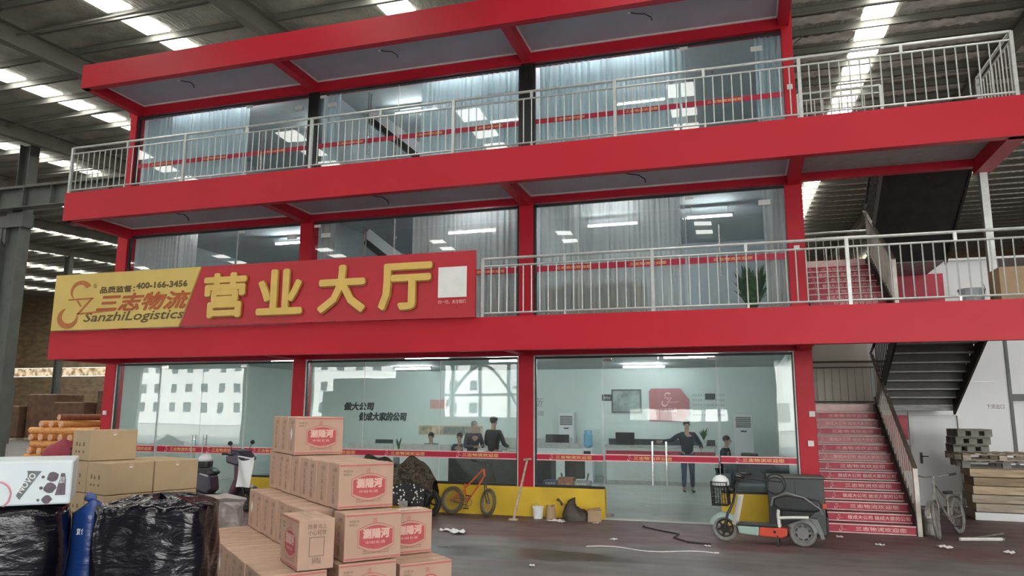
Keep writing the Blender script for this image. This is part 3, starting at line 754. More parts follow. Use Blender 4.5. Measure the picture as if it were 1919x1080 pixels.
# the shop sign -----------------------------------------------------------------------------------------------
sg = thing('shop_sign', 'long yellow and red shop sign with raised yellow characters on the lower balcony', 'sign', (5, -1.93, 3.72))
y0 = -1.90; ys = -1.97
MB().prism([(3.65, 3.72), (10.1, 3.70), (10.1, 4.94), (4.10, 4.95)], (0, ys, 0), X, Z, Y * .07).build('red_panel', M_signr, sg)
MB().prism([(.23, 3.72), (3.63, 3.72), (4.08, 4.95), (.23, 4.95)], (0, ys, 0), X, Z, Y * .07).build('yellow_panel', M_signy, sg)
MB().prism([(3.62, 3.715), (3.66, 3.715), (4.115, 4.955), (4.075, 4.955)], (0, ys - .006, 0), X, Z, Y * .05).build('divider', M_letterside, sg)
for ch, a, b, c, d in [('营', 4.22, 3.86, 5.24, 4.78), ('业', 5.50, 3.88, 6.54, 4.79), ('大', 6.88, 3.87, 7.91, 4.80), ('厅', 8.18, 3.88, 9.27, 4.77)]:
    text('raised_letter_side', ch, M_letterside, sg, (a + .05, ys - .016, b + .02), X, Z, c - a - .08, d - b - .06, .02, bold=.045)
    text('raised_letter', ch, M_letter, sg, (a + .03, ys - .036, b + .03), X, Z, c - a - .06, d - b - .06, .02, bold=.03)
text('phone_lettering', '品质监督：', M_print, sg, (1.50, ys - .004, 4.50), X, Z, .92, .135, bold=.007)
text('phone_lettering', '400-166-3456', M_print, sg, (2.46, ys - .004, 4.555), X, Z, 1.30, .125, bold=.008)
text('name_lettering', '三志物流', M_brownred, sg, (1.45, ys - .006, 4.10), X, Z, 2.40, .36, .004, bold=.014, shear=.3)
text('latin_lettering', 'SanzhiLogistics', M_print, sg, (1.12, ys - .004, 3.83), X, Z, 2.62, .25, bold=.005, shear=.25)
text('registered_mark', '®', M_print, sg, (1.30, ys - .004, 4.62), X, Z, .1, .1)
M_emb = pm('sign_emblem_rust', (.44, .14, .03), .5, var=.1)
logo(sg, (.36, ys - .004, 3.80), X * 1.22, Z, 1.0, M_emb)
MB().box(9.38, ys - .012, 4.08, 9.94, ys, 4.65).build('blank_plaque', M_white, sg)
text('caption', '扫一扫，', M_bandl, sg, (9.38, ys - .004, 3.965), X, Z, .23, .07); text('caption', '关注我们', M_bandl, sg, (9.66, ys - .004, 3.965), X, Z, .26, .07)
# ------------------------------------------------------------------ stairs at the right
RTXT = ['三志物流欢迎您', '做成大公司 做成大家的公司']
M_rtxt = pm('riser_print', (.80, .46, .44), .5)
M_riserf = pm('stair_riser_faded', (.52, .17, .19), .45, var=.2, scale=5)
M_nose = pm('tread_nosing', (.74, .56, .53), .5, var=.15)
M_treadred = pm('tread_top_red', (.30, .05, .06), .6, var=.25)
M_balp = pm('stair_baluster_pale', (.55, .52, .46), .5, .2, var=.15)
M_handr = pm('stair_handrail_brown', (.16, .13, .11), .45, .2, var=.2)
def staircase(label, x0, x1, y0, y1, z0, n1, z1, yb0, n2, z2, open_under, dark):
    t = thing('steel_staircase', label, 'staircase', (x0, y0, z0))
    rise = (z1 - z0) / n1; go = (y1 - y0) / (n1 - 1)
    rb = MB().box(0, 0, .012, x1 - x0, .02, rise - .018).mesh('riser', M_riser); rbf = MB().box(0, 0, .012, x1 - x0, .02, rise - .018).mesh('riser', M_riserf)
    nb = MB().box(0, -.012, rise - .018, x1 - x0, .02, rise).box(0, -.006, .008, x1 - x0, .004, .022).mesh('nosing', M_nose)
    tb = MB().box(0, 0, rise - .012, x1 - x0, go, rise - .001).mesh('tread', M_treadred)
    lt = []
    for k in range(2):
        q = text('lettering', RTXT[k], M_rtxt, None, (.42 if k == 0 else .34, -.004, rise * .3), X, Z, .78 if k == 0 else .98, rise * .42, world=False, bold=.0015)
        lt.append(q.data); bpy.data.objects.remove(q)
    em = logo(None, (.26 if k == 0 else .16, -.003, rise * .22), X, Z, rise * .55, M_rtxt, world=False); emd = em.data; bpy.data.objects.remove(em)
    for i in range(n1):
        y = y0 + go * i; z = z0 + rise * i
        r = link('riser', rbf if n1 == 14 and i in (7, 9, 11) else rb, t, (0, y - y0, z - z0))
        link('nosing', nb, r); link('lettering', lt[i % 2], r); link('emblem', emd, r)
        if i < n1 - 1: link('tread', tb, t, (0, y - y0, z - z0))
    for x in (x0 - .03, x1):
        MB().prism([(y0 - .02, z0), (y0 + .2, z0), (y1 + .05, z1 - .28), (y1 + .05, z1), (y1 - .2, z1 + .02), (y0 - .02, z0 + .25)], (x, 0, 0), Y, Z, X * .03).build('stringer', M_stair, t)
    xb0, xb1 = x1 + .10, x1 + 1.52
    MB().box(x0, y1 + .02, z1 - .12, xb1, 4.36, z1 - .005).build('landing', M_tread, t)
    MB().box(x0, y1 - .005, z1 - .13, x1, y1 + .02, z1 + .01).build('landing_edge', M_nose, t)
    # upper flight coming back over the landing
    rise2 = (z2 - z1) / n2; go2 = (y1 - yb0) / n2
    tb2 = MB().box(0, 0, -.03, xb1 - xb0, go2 + .03, 0).mesh('tread', M_tread if open_under else M_stair)
    rb2 = MB().box(0, 0, -rise2 + .0, xb1 - xb0, .012, -.03).mesh('riser', M_stair)
    for i in range(n2):
        y = y1 - go2 * (i + 1); z = z1 + rise2 * (i + 1)
        link('tread', tb2, t, (xb0 - x0, y - y0, z - z0)); link('riser', rb2, t, (xb0 - x0, y + go2 - y0, z - z0))
    for x in (xb0 - .04, xb1):
        MB().prism([(y1 + .05, z1 - .2), (y1 + .05, z1 + .12), (yb0, z2 + .06), (yb0 - .02, z2 - .26)], (x, 0, 0), Y, Z, X * .04).build('stringer', M_stair, t)
    if not open_under:
        MB().prism([(y1, z1 - .10), (y1, z1 - .06), (yb0, z2 - .22), (yb0, z2 - .26)], (xb0, 0, 0), Y, Z, X * (xb1 - xb0)).build('under_plate', M_stair, t)
    # railings
    H = 1.0
    bal = MB().cyl((0, 0, .05), (0, 0, H), .011, 6).mesh('baluster', M_balp)
    bal2 = MB().cyl((0, 0, .05), (0, 0, H), .011, 6).mesh('baluster', M_stair)
    xr = x1 + .05
    MB().box(xr - .035, y0 - .05, z0, xr + .035, y0 + .02, z0 + 1.12).build('newel_post', M_balp, t)
    MB().beam((xr, y0 - .05, z0 + H + .1), (xr, y1, z1 + H + .05), .06, .05).build('handrail', M_handr, t)
    MB().beam((xr, y0, z0 + .25), (xr, y1, z1 + .15), .05, .05).build('lower_rail', M_handr, t)
    m = 19
    for i in range(1, m):
        f = i / m; link('baluster', bal, t, (xr - x0, (y1 - y0) * f, (z1 - z0) * f + .12))
    MB().tube([(xr, y1, z1 + H + .05), (xr + .02, y1 + .25, z1 + H + .12), (xb0, y1 + .2, z1 + H + .2), (xb0, y1, z1 + H + .25)], .028, 8).build('handrail_bend', M_handr, t)
    MB().beam((xb0, y1, z1 + H + .25), (xb0, yb0, z2 + H + .1), .05, .05).build('handrail', M_stair, t)
    for i in range(1, 15):
        f = i / 15; link('baluster', bal2, t, (xb0 - x0, y1 + (yb0 - y1) * f - y0, z1 + (z2 - z1) * f - z0 + .12))
    for z, r in ((H, .024), (H - .13, .016), (.08, .016)): MB().tube([(x0, 4.3, z1 + z), (xb1, 4.3, z1 + z)], r, 8).build('landing_rail', M_steel if dark else M_handr, t)
    for i in range(18): link('baluster', bal, t, (.05 + i * .165, 4.3 - y0, z1 - z0 - .1))
    return t
staircase('red riser staircase rising from the ground beside the offices', 15.99, 17.34, -.25, 3.1, 0, 14, 2.2, .42, 9, 3.66, True, False)
staircase('upper red riser staircase behind the lower balcony railing', 15.99, 17.34, .1, 2.7, 3.66, 10, 5.3, .2, 10, 6.85, False, True)
pp = thing('support_post', 'pale steel post under the right end of the middle balcony', 'post', (18.93, .06, 3.6))
MB().box(18.87, .0, 3.60, 18.99, .12, 6.24).build('shaft', M_steel, pp); MB().box(18.82, -.04, 3.58, 19.04, .16, 3.62).build('base_plate', M_steel, pp)
g2 = thing('support_post', 'pale steel post holding the lower balcony near the wooden pallets', 'post', (20.3, -.1, 0))
MB().box(20.24, -.16, 0, 20.36, -.04, 3.3).build('shaft', M_steel, g2); MB().box(20.2, -.2, 0, 20.4, 0, .02).build('base_plate', M_steel, g2)

# room wall behind the stairs
struct(MB().box(15.88, 4.4, 0, 17.5, 4.5, 5.47).build('wall_stair', M_panelb), 'beige panel wall behind the stair landing')
w_ = MB().box(17.5, 4.4, 0, 18.24, 4.5, 5.47).box(19.29, 4.4, 0, 20.27, 4.5, 5.47).box(18.24, 4.4, 2.05, 19.29, 4.5, 5.47)
ws = struct(w_.build('wall_room', M_panelw), 'white sandwich panel wall with a door')
MB().box(20.27, 4.36, 0, 20.33, 4.5, 5.47).build('corner_trim', M_steeldk, ws)
struct(MB().box(20.33, 4.42, 0, 26, 4.5, 5.2).build('wall_room_right', M_panelw), 'white panel wall at the right edge')
struct(MB().box(20.33, 4.37, 2.3, 26, 4.42, 2.45).build('trim_16', M_steeldk), 'grey rail on the right panel wall')
struct(MB().box(15.88, 4.3, 5.47, 26, 9.2, 5.52).build('ceiling_room_roof', M_panelw), 'flat roof of the white room')
d3 = MB().box(18.24, 4.34, 0, 18.31, 4.5, 2.05).box(19.22, 4.34, 0, 19.29, 4.5, 2.05).box(18.31, 4.34, 1.98, 19.22, 4.5, 2.05).build('door_7', M_white)
struct(d3, 'white door with a black lever handle under the stairs')
lf = MB().box(18.315, 4.40, .01, 19.215, 4.44, 1.975).build('door_leaf', M_panelw, d3)
hb = MB().box(18.42, 4.385, .92, 18.47, 4.40, 1.16); hb.cyl((18.445, 4.385, 1.08), (18.445, 4.34, 1.08), .012, 8); hb.cyl((18.445, 4.345, 1.08), (18.58, 4.345, 1.08), .011, 8)
hb.build('lever_handle', M_black, lf)
bn = thing('wall_banner', 'plain red banner on the wall left of the white door', 'banner', (18.0, 4.38, 1.1))
MB().box(17.72, 4.375, .75, 18.22, 4.39, 1.98).build('banner_sheet', M_band, bn); MB().box(18.12, 4.36, 1.32, 18.24, 4.375, 1.44).build('white_sticker', M_white, bn)
text('wall_lettering', '下货出口', M_print, ws, (19.82, 4.392, 2.13), X, Z, .34, .10)
MB().box(19.6, 4.385, 2.72, 20.0, 4.392, 2.735).build('wall_mark', M_steel, ws)
rp = thing('wall_banner', 'dark red banner on the wall behind the upper stairs', 'banner', (18.3, 4.38, 4.4))
MB().box(17.7, 4.375, 4.45, 19.2, 4.39, 5.2).build('banner_sheet', M_band, rp)

# sockets on the red columns
def socket(x, z, label, y=-.02):
    t = thing('socket_box', label, 'socket', (x, y, z), group=None)
    MB().box(x - .05, y - .035, z - .05, x + .05, y, z + .05).build('box', M_white, t, bevel=.005)
    MB().box(x - .035, y - .041, z - .02, x + .035, y - .035, z + .02).build('cover', M_trimw, t)
socket(CX[0] - .03, 1.95, 'white socket box on the leftmost ground floor red column')
socket(CX[3] + .09, 2.0, 'upper white socket box on the ground floor column by the stairs')
socket(CX[3] + .04, 1.48, 'lower white socket box on the ground floor column by the stairs')
socket(CX[3] + .0, 5.05, 'white socket box on the first floor column by the stairs')
socket(CX[3] + .05, 8.24, 'white socket box on the top floor right column')
# loose cables hanging from the soffits
M_cable = M_black
for i, (x, z, yy) in enumerate([(2.45, 9.744, -1.0), (7.7, 9.744, -1.0), (13.1, 9.744, -1.0), (2.6, 6.5, -1.0), (12.9, 6.5, -1.0), (7.6, 6.5, -1.0)]):
    nm = ['left', 'middle', 'right', 'left', 'right', 'middle'][i]; fl = 'roof' if z > 8 else 'middle balcony'
    t = thing('hanging_cable', 'short black cable curling from the %s soffit bay of the %s' % (nm, fl), 'cable', (x, yy, z))
    MB().tube([(x - .22, yy, z - .005), (x - .08, yy, z - .05), (x + .08, yy, z - .08), (x + .2, yy, z - .17), (x + .22, yy, z - .24)], .011, 6).build('cable', M_black, t)
    MB().lathe([(.04, 0), (.04, -.015), (.02, -.025)], (x - .22, yy, z), n=10).build('ceiling_rose', M_white, t)

# ------------------------------------------------------------------ pallets and crate boards at the right
def pallet(label, loc, rz, w=1.2, d=1.0, h=.14, mat=M_wood):
    t = thing('wooden_pallet', label, 'pallet', loc, rz, 'pallets by the white wall')
    b = MB().box(-.05, -d / 2, 0, .05, d / 2, .018).mesh('deck_board', mat)
    for i in range(7): link('deck_board', b, t, (-w / 2 + .05 + i * (w - .1) / 6, 0, h - .018))
    s_ = MB().box(-w / 2, -.045, .018, w / 2, .045, h - .02).mesh('runner', mat)
    bl = MB().box(-.07, -.05, .018, .07, .05, h - .018).mesh('block', mat)
    for y in (-d / 2 + .05, 0, d / 2 - .05):
        for x in (-w / 2 + .07, 0, w / 2 - .07): link('block', bl, t, (x, y, 0))
        lb = link('bottom_board', MB().box(-w / 2, -.05, 0, w / 2, .05, .018).mesh('bottom_board', mat), t, (0, y, 0))
        link('top_runner', MB().box(-w / 2, -.05, h - .036, w / 2, .05, h - .019).mesh('top_runner', mat), t, (0, y, 0))
    return t
ck = ['lowest grey crate section of the wooden stack', 'second crate section from the floor with a knotty board', 'third crate section from the floor of the wooden stack', 'fourth crate section with a yellowish board', 'fifth crate section from the floor, darker board', 'topmost crate section under the grey pallets']
cm = [M_panelw, M_woodg, M_woodg, M_wood, pm('pallet_wood_dark', (.36, .27, .17), .8, var=.3, scale=3, stretch=(1, 8, 8)), M_wood]
CXY = (19.62, 2.62); crz = -.06
for i in range(6):
    t = thing('crate_section', ck[i], 'crate', (CXY[0] + .03 * math.sin(i * 2.1), CXY[1], i * .163), crz, 'stacked crate sections')
    for s_, nm in ((-1, 'front_board'), (1, 'back_board')):
        MB().box(-.74, s_ * .42 - .02, .008, .74, s_ * .42 + .02, .152).build(nm, cm[i], t, world=False, bevel=.004)
    for s_ in (-1, 1): MB().box(s_ * .72 - .02, -.4, .008, s_ * .72 + .02, .4, .152).build('side_board', cm[i] if i else M_woodg, t, world=False)
    MB().box(-.70, -.40, .0, .70, .40, .02).build('bottom_board', M_woodg, t, world=False)
M_greyp = pm('grey_pallet', (.24, .24, .21), .8, var=.25, scale=4)
pallet('grey pallet lying on the crate sections', (19.45, 2.6, .985), -.03, 1.5, 1.0, .14, M_greyp)
pallet('weathered pallet second from the top of the stack', (19.35, 2.6, 1.128), .08, 1.4, 1.0, .14, M_woodg)
for i in range(3): pallet(['small open pallet lowest of the three on the stack', 'small open pallet between two others on the stack', 'small open pallet topmost on the stack'][i], (18.95 + .03 * i, 2.75, 1.272 + .15 * i), .05 * i, .62, .6, .145, M_greyp)

# things on the lower balcony
bx = thing('cardboard_box', 'brown cardboard box on the lower balcony at the right edge', 'box', (18.98, -.65, 3.68))
MB().box(18.72, -.95, 3.675, 19.35, -.4, 4.36).build('body', M_card, bx, bevel=.006); MB().box(18.72, -.7, 4.36, 19.35, -.64, 4.364).build('tape', M_tape, bx)
bt = thing('plastic_bucket', 'grey plastic bucket on the lower balcony beside the box', 'bucket', (18.40, -.6, 3.675))
M_greyb = pm('grey_plastic', (.30, .33, .35), .5)
MB().lathe([(.15, 0), (.19, .36), (.205, .36), (.205, .39), (.18, .39), (.16, .05)], (18.40, -.6, 3.675), n=18).build('body', M_greyb, bt, smooth=False)
MB().ring((18.40, -.6, 4.04), (0, 1, .4), .2, .007, 14, 6, 0, PI).build('handle', M_steel, bt)
# ------------------------------------------------------------------ inside the hall and the offices
M_cwhite = pm('counter_white', (.72, .78, .76), .4, var=.04)
M_cdark = pm('counter_dark', (.045, .055, .06), .45, var=.2)
M_cred = pm('counter_red_stripe', (.40, .05, .08), .45)
rc = thing('reception_counter', 'long white reception counter with a dark top before the red wall panel', 'counter', (12.4, 7.2, .03))
MB().box(10.9, 7.0, .03, 13.9, 7.6, 1.05).build('body', M_cwhite, rc, bevel=.01)
MB().box(10.86, 6.94, 1.05, 13.94, 7.7, 1.10).build('worktop', M_steel, rc)
MB().box(10.9, 6.985, .80, 13.9, 7.0, .95).build('red_stripe', M_cred, rc); MB().box(10.9, 6.98, .03, 13.9, 7.02, .13).build('kick_board', M_steel, rc)
MB().box(10.9, 7.5, 1.10, 13.9, 7.6, 1.26).build('back_shelf', M_cdark, rc)
cc = thing('service_counter', 'dark service counter before the two standing customers', 'counter', (8.9, 3.0, .03))
MB().box(7.7, 2.9, .03, 10.3, 3.4, .98).build('body', M_cdark, cc, bevel=.01); MB().box(7.66, 2.84, .98, 10.34, 3.46, 1.02).build('worktop', M_cwhite, cc)
M_mon = pm('monitor_black', (.03, .035, .04), .35)
M_scr = emis('monitor_lit', (.55, .7, 1.0), .9)
def desk(x, y, w, label):
    t = thing('office_desk', label, 'desk', (x, y, .03))
    MB().box(x, y, .74, x + w, y + .7, .78).build('top', M_cwhite, t)
    for q in (x + .02, x + w - .06): MB().box(q, y + .03, .03, q + .04, y + .67, .74).build('leg', M_steel, t)
    MB().box(x, y - .03, .03, x + w, y, 1.12).build('front_screen', M_cwhite, t); MB().box(x, y - .035, .98, x + w, y + .005, 1.14).build('screen_cap', M_steel, t)
    return t
desk(4.0, 4.6, 1.4, 'desk with a pale screen left of the dark monitor'); desk(5.6, 4.6, 1.5, 'desk of the two seated clerks'); desk(7.3, 5.0, 1.3, 'desk with the blue lit monitor')
desk(8.6, 7.0, 1.6, 'desk with a grey screen panel by the water dispenser')
def monitor(x, y, z, label, lit=False, face=1, s=1.):
    t = thing('monitor', label, 'monitor', (x, y, z))
    MB().box(x - .27 * s, y - .02, z + .1, x + .27 * s, y + .02, z + .45 * s).build('screen_back', M_mon, t, bevel=.006)
    MB().box(x - .25 * s, y - .024 * face, z + .12, x + .25 * s, y - .02 * face, z + .43 * s).build('display', M_scr if lit else M_mon, t)
    MB().box(x - .03, y - .02, z, x + .03, y + .02, z + .12).box(x - .1, y - .07, z, x + .1, y + .07, z + .012).build('stand', M_mon, t)
monitor(4.9, 5.0, .78, 'dark monitor beside the small potted plant'); monitor(7.7, 5.3, .78, 'blue lit monitor right of the seated clerks', True)
monitor(9.4, 7.3, .78, 'grey monitor behind the desk panel by the water dispenser', s=1.3); monitor(11.4, 7.3, 1.0, 'dark monitor on the left of the reception counter')
M_leaf = pm('leaf_green', (.05, .12, .05), .6, var=.4, scale=9)
M_pot = pm('pot_white', (.65, .68, .68), .45)
def plant(x, y, z, h, nl, label, spread=.22, potr=.1):
    t = thing('potted_plant', label, 'plant', (x, y, z))
    MB().lathe([(potr * .7, 0), (potr, potr * 1.7), (potr * .85, potr * 1.7), (potr * .8, potr * 1.5)], (x, y, z), n=14).build('pot', M_pot, t)
    z0 = z + potr * 1.5
    for i in range(nl):
        a = i * 2.4; hh = h * (.45 + .55 * ((i * 37) % 11) / 11); rr = spread * (.4 + .6 * ((i * 23) % 7) / 7)
        tip = Vector((x + rr * math.cos(a), y + rr * math.sin(a), z0 + hh)); b0 = Vector((x, y, z0)); mid = (b0 + tip) / 2 + Vector((0, 0, h * .12))
        sd = Vector((-math.sin(a), math.cos(a), 0)) * (.055 if nl > 100 else .03) * (h / .4) ** .5
        MB().add([b0, mid - sd, mid + sd, tip, mid + Vector((0, 0, .01))], [(0, 1, 4), (0, 4, 2), (1, 3, 4), (4, 3, 2)]).build('leaf', M_leaf, t)
plant(3.35, 4.9, .78, .5, 12, 'leafy plant behind the top wine carton'); plant(5.35, 5.0, .78, .42, 9, 'small potted plant beside the dark monitor')
desk(2.6, 4.6, 1.2, 'desk with the leafy plant behind the wine cartons')
plant(14.95, .80, FL[1], 1.05, 130, 'tall dark leafy plant behind the right first floor door', .42, .16)
plant(13.6, 7.3, 1.10, .4, 14, 'low leafy plant on the reception counter beside the man')
# pictures, slogans
def framed(x0, z0, x1, z1, label, mat):
    t = thing('framed_picture', label, 'picture', ((x0 + x1) / 2, 9.18, z0))
    MB().box(x0, 9.15, z0, x1, 9.2, z1).build('frame', M_steeldk, t); MB().box(x0 + .05, 9.145, z0 + .05, x1 - .05, 9.15, z1 - .05).build('print', mat, t); return t
M_pict = pm('grey_landscape_print', (.30, .35, .34), .5, var=.5, scale=2.5)
framed(10.72, 2.0, 11.66, 2.74, 'framed grey landscape picture on the hall back wall', M_pict)
ds = thing('small_door_plate', 'small dark plate hanging left of the framed picture', 'sign', (10.6, 9.15, 2.4)); MB().box(10.42, 9.14, 2.38, 10.76, 9.17, 2.58).build('plate', M_cdark, ds)
text('lettering', '服务台', M_white, ds, (10.47, 9.135, 2.43), X, Z, .22, .09)
M_hex = pm('wall_panel_red', (.42, .16, .17), .5, var=.08)
rw = thing('emblem_panel', 'red clipped corner wall panel with a pale emblem behind reception', 'panel', (12.5, 9.17, 1.75))
MB().prism([(11.9, 1.75), (12.95, 1.75), (13.12, 2.0), (13.12, 2.42), (12.86, 2.76), (11.97, 2.76), (11.9, 2.68)], (0, 9.15, 0), X, Z, Y * .04).build('board', M_hex, rw)
logo(rw, (12.27, 9.145, 2.22), X, Z, .42, M_bandl); text('lettering', '三志物流', M_bandl, rw, (12.2, 9.145, 2.04), X, Z, .55, .13)
wt = thing('wall_slogan', 'dark slogan of two lines on the pale hall wall behind the cartons', 'lettering', (2.5, 9.18, 1.75))
text('slogan_line', '做大公司', M_cdark, wt, (1.22, 9.185, 2.06), X, Z, 1.15, .26, .012, bold=.012, shear=.15)
text('slogan_line', '做成大家的公司', M_cdark, wt, (1.82, 9.185, 1.70), X, Z, 1.80, .28, .012, bold=.012, shear=.15)
w2_ = thing('wall_slogan', 'small slanted lettering on the wall left of the water dispenser', 'lettering', (8.3, 9.18, 2.0))
M_palegrey = pm('slogan_grey', (.33, .34, .33), .5)
text('slogan_line', '创新', M_palegrey, w2_, (7.85, 9.185, 2.18), X, Z, .65, .30, .012, shear=.25); text('slogan_line', '做大做强', M_palegrey, w2_, (7.55, 9.185, 1.90), X, Z, .95, .16, .012, shear=.15)
pn = thing('wall_notice', 'block of small print notices on the wall right of the red panel', 'notice', (13.7, 9.18, 1.9))
for i in range(5): text('notice_line', '服务承诺 安全快捷 准时送达', M_palegrey, pn, (13.22, 9.19, 2.52 - i * .15), X, Z, .95, .07)
MB().box(13.6, 9.18, 2.42, 13.9, 9.2, 2.6).build('notice_plate', M_cdark, pn)
M_photo = [pm('photo_print_%d' % i, c, .5, var=.4, scale=5) for i, c in enumerate([(.42, .36, .26), (.5, .42, .3), (.2, .24, .22), (.24, .25, .24), (.36, .32, .28)])]
ph = thing('photo_strip', 'strip of five framed photographs low on the hall back wall', 'pictures', (5.2, 9.18, 1.3))
for i in range(5):
    MB().box(4.15 + i * .44, 9.14, 1.28, 4.57 + i * .44, 9.17, 1.52).build('photo', M_photo[i], ph)
MB().box(4.1, 9.165, 1.24, 6.4, 9.19, 1.56).build('backing', M_wood, ph)
no = thing('wall_notice', 'small cream notice on the hall wall above the photo strip', 'notice', (4.8, 9.18, 2.1)); MB().box(4.5, 9.17, 2.12, 5.1, 9.2, 2.42).build('sheet', M_cream, no)
# water dispenser, air conditioners, file cabinets, chairs
wd_ = thing('water_dispenser', 'white water dispenser with a blue bottle in the hall', 'dispenser', (10.36, 7.1, .03))
M_blue = pm('bottle_blue', (.20, .42, .58), .2, var=.1)
MB().box(10.2, 6.95, .03, 10.52, 7.27, 1.0).build('cabinet', M_panelw, wd_, bevel=.02); MB().lathe([(.06, 1.0), (.13, 1.08), (.13, 1.38), (.11, 1.42), (.11, 1.5), (0, 1.5)], (10.36, 7.11, 0), n=16).build('bottle', M_blue, wd_)
MB().box(10.26, 6.93, .8, 10.46, 6.955, .92).build('tap_panel', M_cdark, wd_)
def aircon(x, y, label):
    t = thing('air_conditioner', label, 'air conditioner', (x, y, .03))
    MB().box(x - .25, y, .03, x + .25, y + .32, 2.02).build('cabinet', M_panelw, t, bevel=.02)
    for i in range(6): MB().box(x - .2, y - .012, 1.62 + i * .05, x + .2, y + .004, 1.655 + i * .05).build('louvre', M_steeldk, t)
    MB().box(x - .08, y - .006, 1.5, x + .08, y + .004, 1.54).build('display', M_cdark, t)
aircon(14.68, 7.3, 'tall white air conditioner cabinet right of the reception counter')
aircon(9.35, 8.7, 'tall white air conditioner cabinet behind the standing customers')
for i in range(3):
    t = thing('file_cabinet', ['pale file cabinet left of the desk panel', 'pale file cabinet behind the desk panel', 'pale file cabinet behind the two customers'][i], 'cabinet', (8.9 + .75 * i - 1.2, 8.2, .03))
    x = 8.9 + .75 * i - 1.2; MB().box(x - .35, 8.2, .03, x + .35, 8.6, 1.25).build('body', M_panelw, t)
    for q in range(3): MB().box(x - .33, 8.185, .08 + q * .39, x + .33, 8.2, .44 + q * .39).build('drawer', M_steel, t)
def chair(x, y, rz, label, mat=M_cdark):
    t = thing('office_chair', label, 'chair', (x, y, .03), rz)
    MB().box(-.24, -.24, .42, .24, .24, .5).build('seat', mat, t, world=False, bevel=.03)
    MB().box(-.22, .2, .55, .22, .27, 1.05).build('backrest', mat, t, world=False, bevel=.03)
    MB().cyl((0, 0, .08), (0, 0, .42), .03, 8).build('column', M_chrome, t, world=False)
    mb = MB()
    for i in range(5): a = i * 2 * PI / 5; mb.beam((0, 0, .09), (.27 * math.cos(a), .27 * math.sin(a), .05), .04, .03)
    mb.build('base', M_chrome, t, world=False)
    for i in range(5): a = i * 2 * PI / 5; MB().ell((.27 * math.cos(a), .27 * math.sin(a), .03), (.03, .03, .03), 8, 6).build('castor', M_mon, t, world=False)
    for s_ in (-1, 1): MB().tube([(.25 * s_, .18, .48), (.29 * s_, .15, .68), (.29 * s_, -.15, .68), (.25 * s_, -.2, .48)], .018, 6).build('armrest', M_chrome, t, world=False)
chair(11.15, 1.6, 0.2, 'dark office chair behind the yellow plinth glass'); chair(14.9, 4.6, 2.6, 'dark office chair by the right end of the hall')
chair(11.75, 8.3, 3.1, 'grey bag draped chair behind the reception counter', pm('grey_fabric', (.25, .23, .21), .9))
# sofa at the right of the hall
sf = thing('sofa', 'dark grey sofa at the right behind the electric scooter glass', 'sofa', (14.9, 3.2, .03))
M_sofa = pm('sofa_grey', (.11, .13, .15), .75, var=.2)
MB().box(14.2, 2.6, .1, 15.6, 3.4, .48).build('seat', M_sofa, sf, bevel=.05); MB().box(14.2, 3.3, .1, 15.6, 3.55, 1.05).build('backrest', M_sofa, sf, bevel=.06)
for x in (14.2, 15.45): MB().box(x, 2.6, .1, x + .18, 3.4, .68).build('armrest', M_sofa, sf, bevel=.04)
MB().box(14.25, 2.65, .03, 15.55, 3.5, .1).build('plinth', M_cdark, sf)
# packets lying inside behind the plinth glass
M_pk = [pm('packet_blue', (.08, .09, .16), .5, var=.3), pm('packet_rust', (.34, .16, .11), .6, var=.3), pm('packet_grey', (.3, .31, .32), .6, var=.2)]
tb = thing('low_bench', 'low dark bench inside the glass left of the right door', 'bench', (11.2, .55, .03))
MB().box(10.75, .32, .48, 11.75, .72, .54).build('top', M_cdark, tb)
for x in (10.78, 11.68): MB().box(x, .34, .03, x + .05, .7, .48).build('leg', M_steel, tb)
for i, (x, nm, k) in enumerate([(10.92, 'dark blue printed packet at the left end of the low bench', 0), (11.22, 'rust coloured packet in the middle of the low bench', 1), (11.55, 'grey packet at the right end of the low bench', 2)]):
    t = thing('paper_packet', nm, 'packet', (x, .5, .54)); MB().box(x - .16, .36, .54, x + .16, .64, .66 if k != 1 else .72).build('body', M_pk[k], t, bevel=.02)
    text('lettering', ['日用百货', '五金', '配件'][k], M_white if k != 1 else M_cream, t, (x - .1, .357, .57), X, Z, .2, .06)
# brown boxes behind the first floor curtain
for i in range(7):
    x = 10.95 + i * .30; h = .95 + .03 * (i % 3)
    t = thing('filing_carton', 'brown upright carton behind the wide first floor curtain, number %s from the left' % ['one', 'two', 'three', 'four', 'five', 'six', 'seven'][i], 'box', (x, .62, 3.66), group=None)
    t['label'] = ['leftmost grey brown upright carton behind the wide first floor curtain', 'second upright carton from the left behind the first floor curtain', 'third upright carton from the left behind the first floor curtain', 'middle upright carton of the row behind the first floor curtain', 'third upright carton from the right behind the first floor curtain', 'second upright carton from the right behind the first floor curtain', 'rightmost upright carton behind the wide first floor curtain'][i]
    MB().box(x - .14, .42, 3.67, x + .14, .85, 3.67 + h).build('body', [M_cardd, pm('carton_greybrown', (.2, .17, .17), .8)][i % 2], t); MB().box(x - .02, .415, 3.67, x + .02, .42, 3.67 + h).build('tape', M_tape, t)
rb_ = thing('filing_carton', 'brown carton behind the curtain just right of the shop sign', 'box', (9.7, .62, 3.66)); MB().box(9.5, .42, 3.67, 10.0, .85, 4.35).build('body', M_cardd, rb_); MB().box(9.73, .415, 3.67, 9.77, .42, 4.35).build('tape', M_tape, rb_)

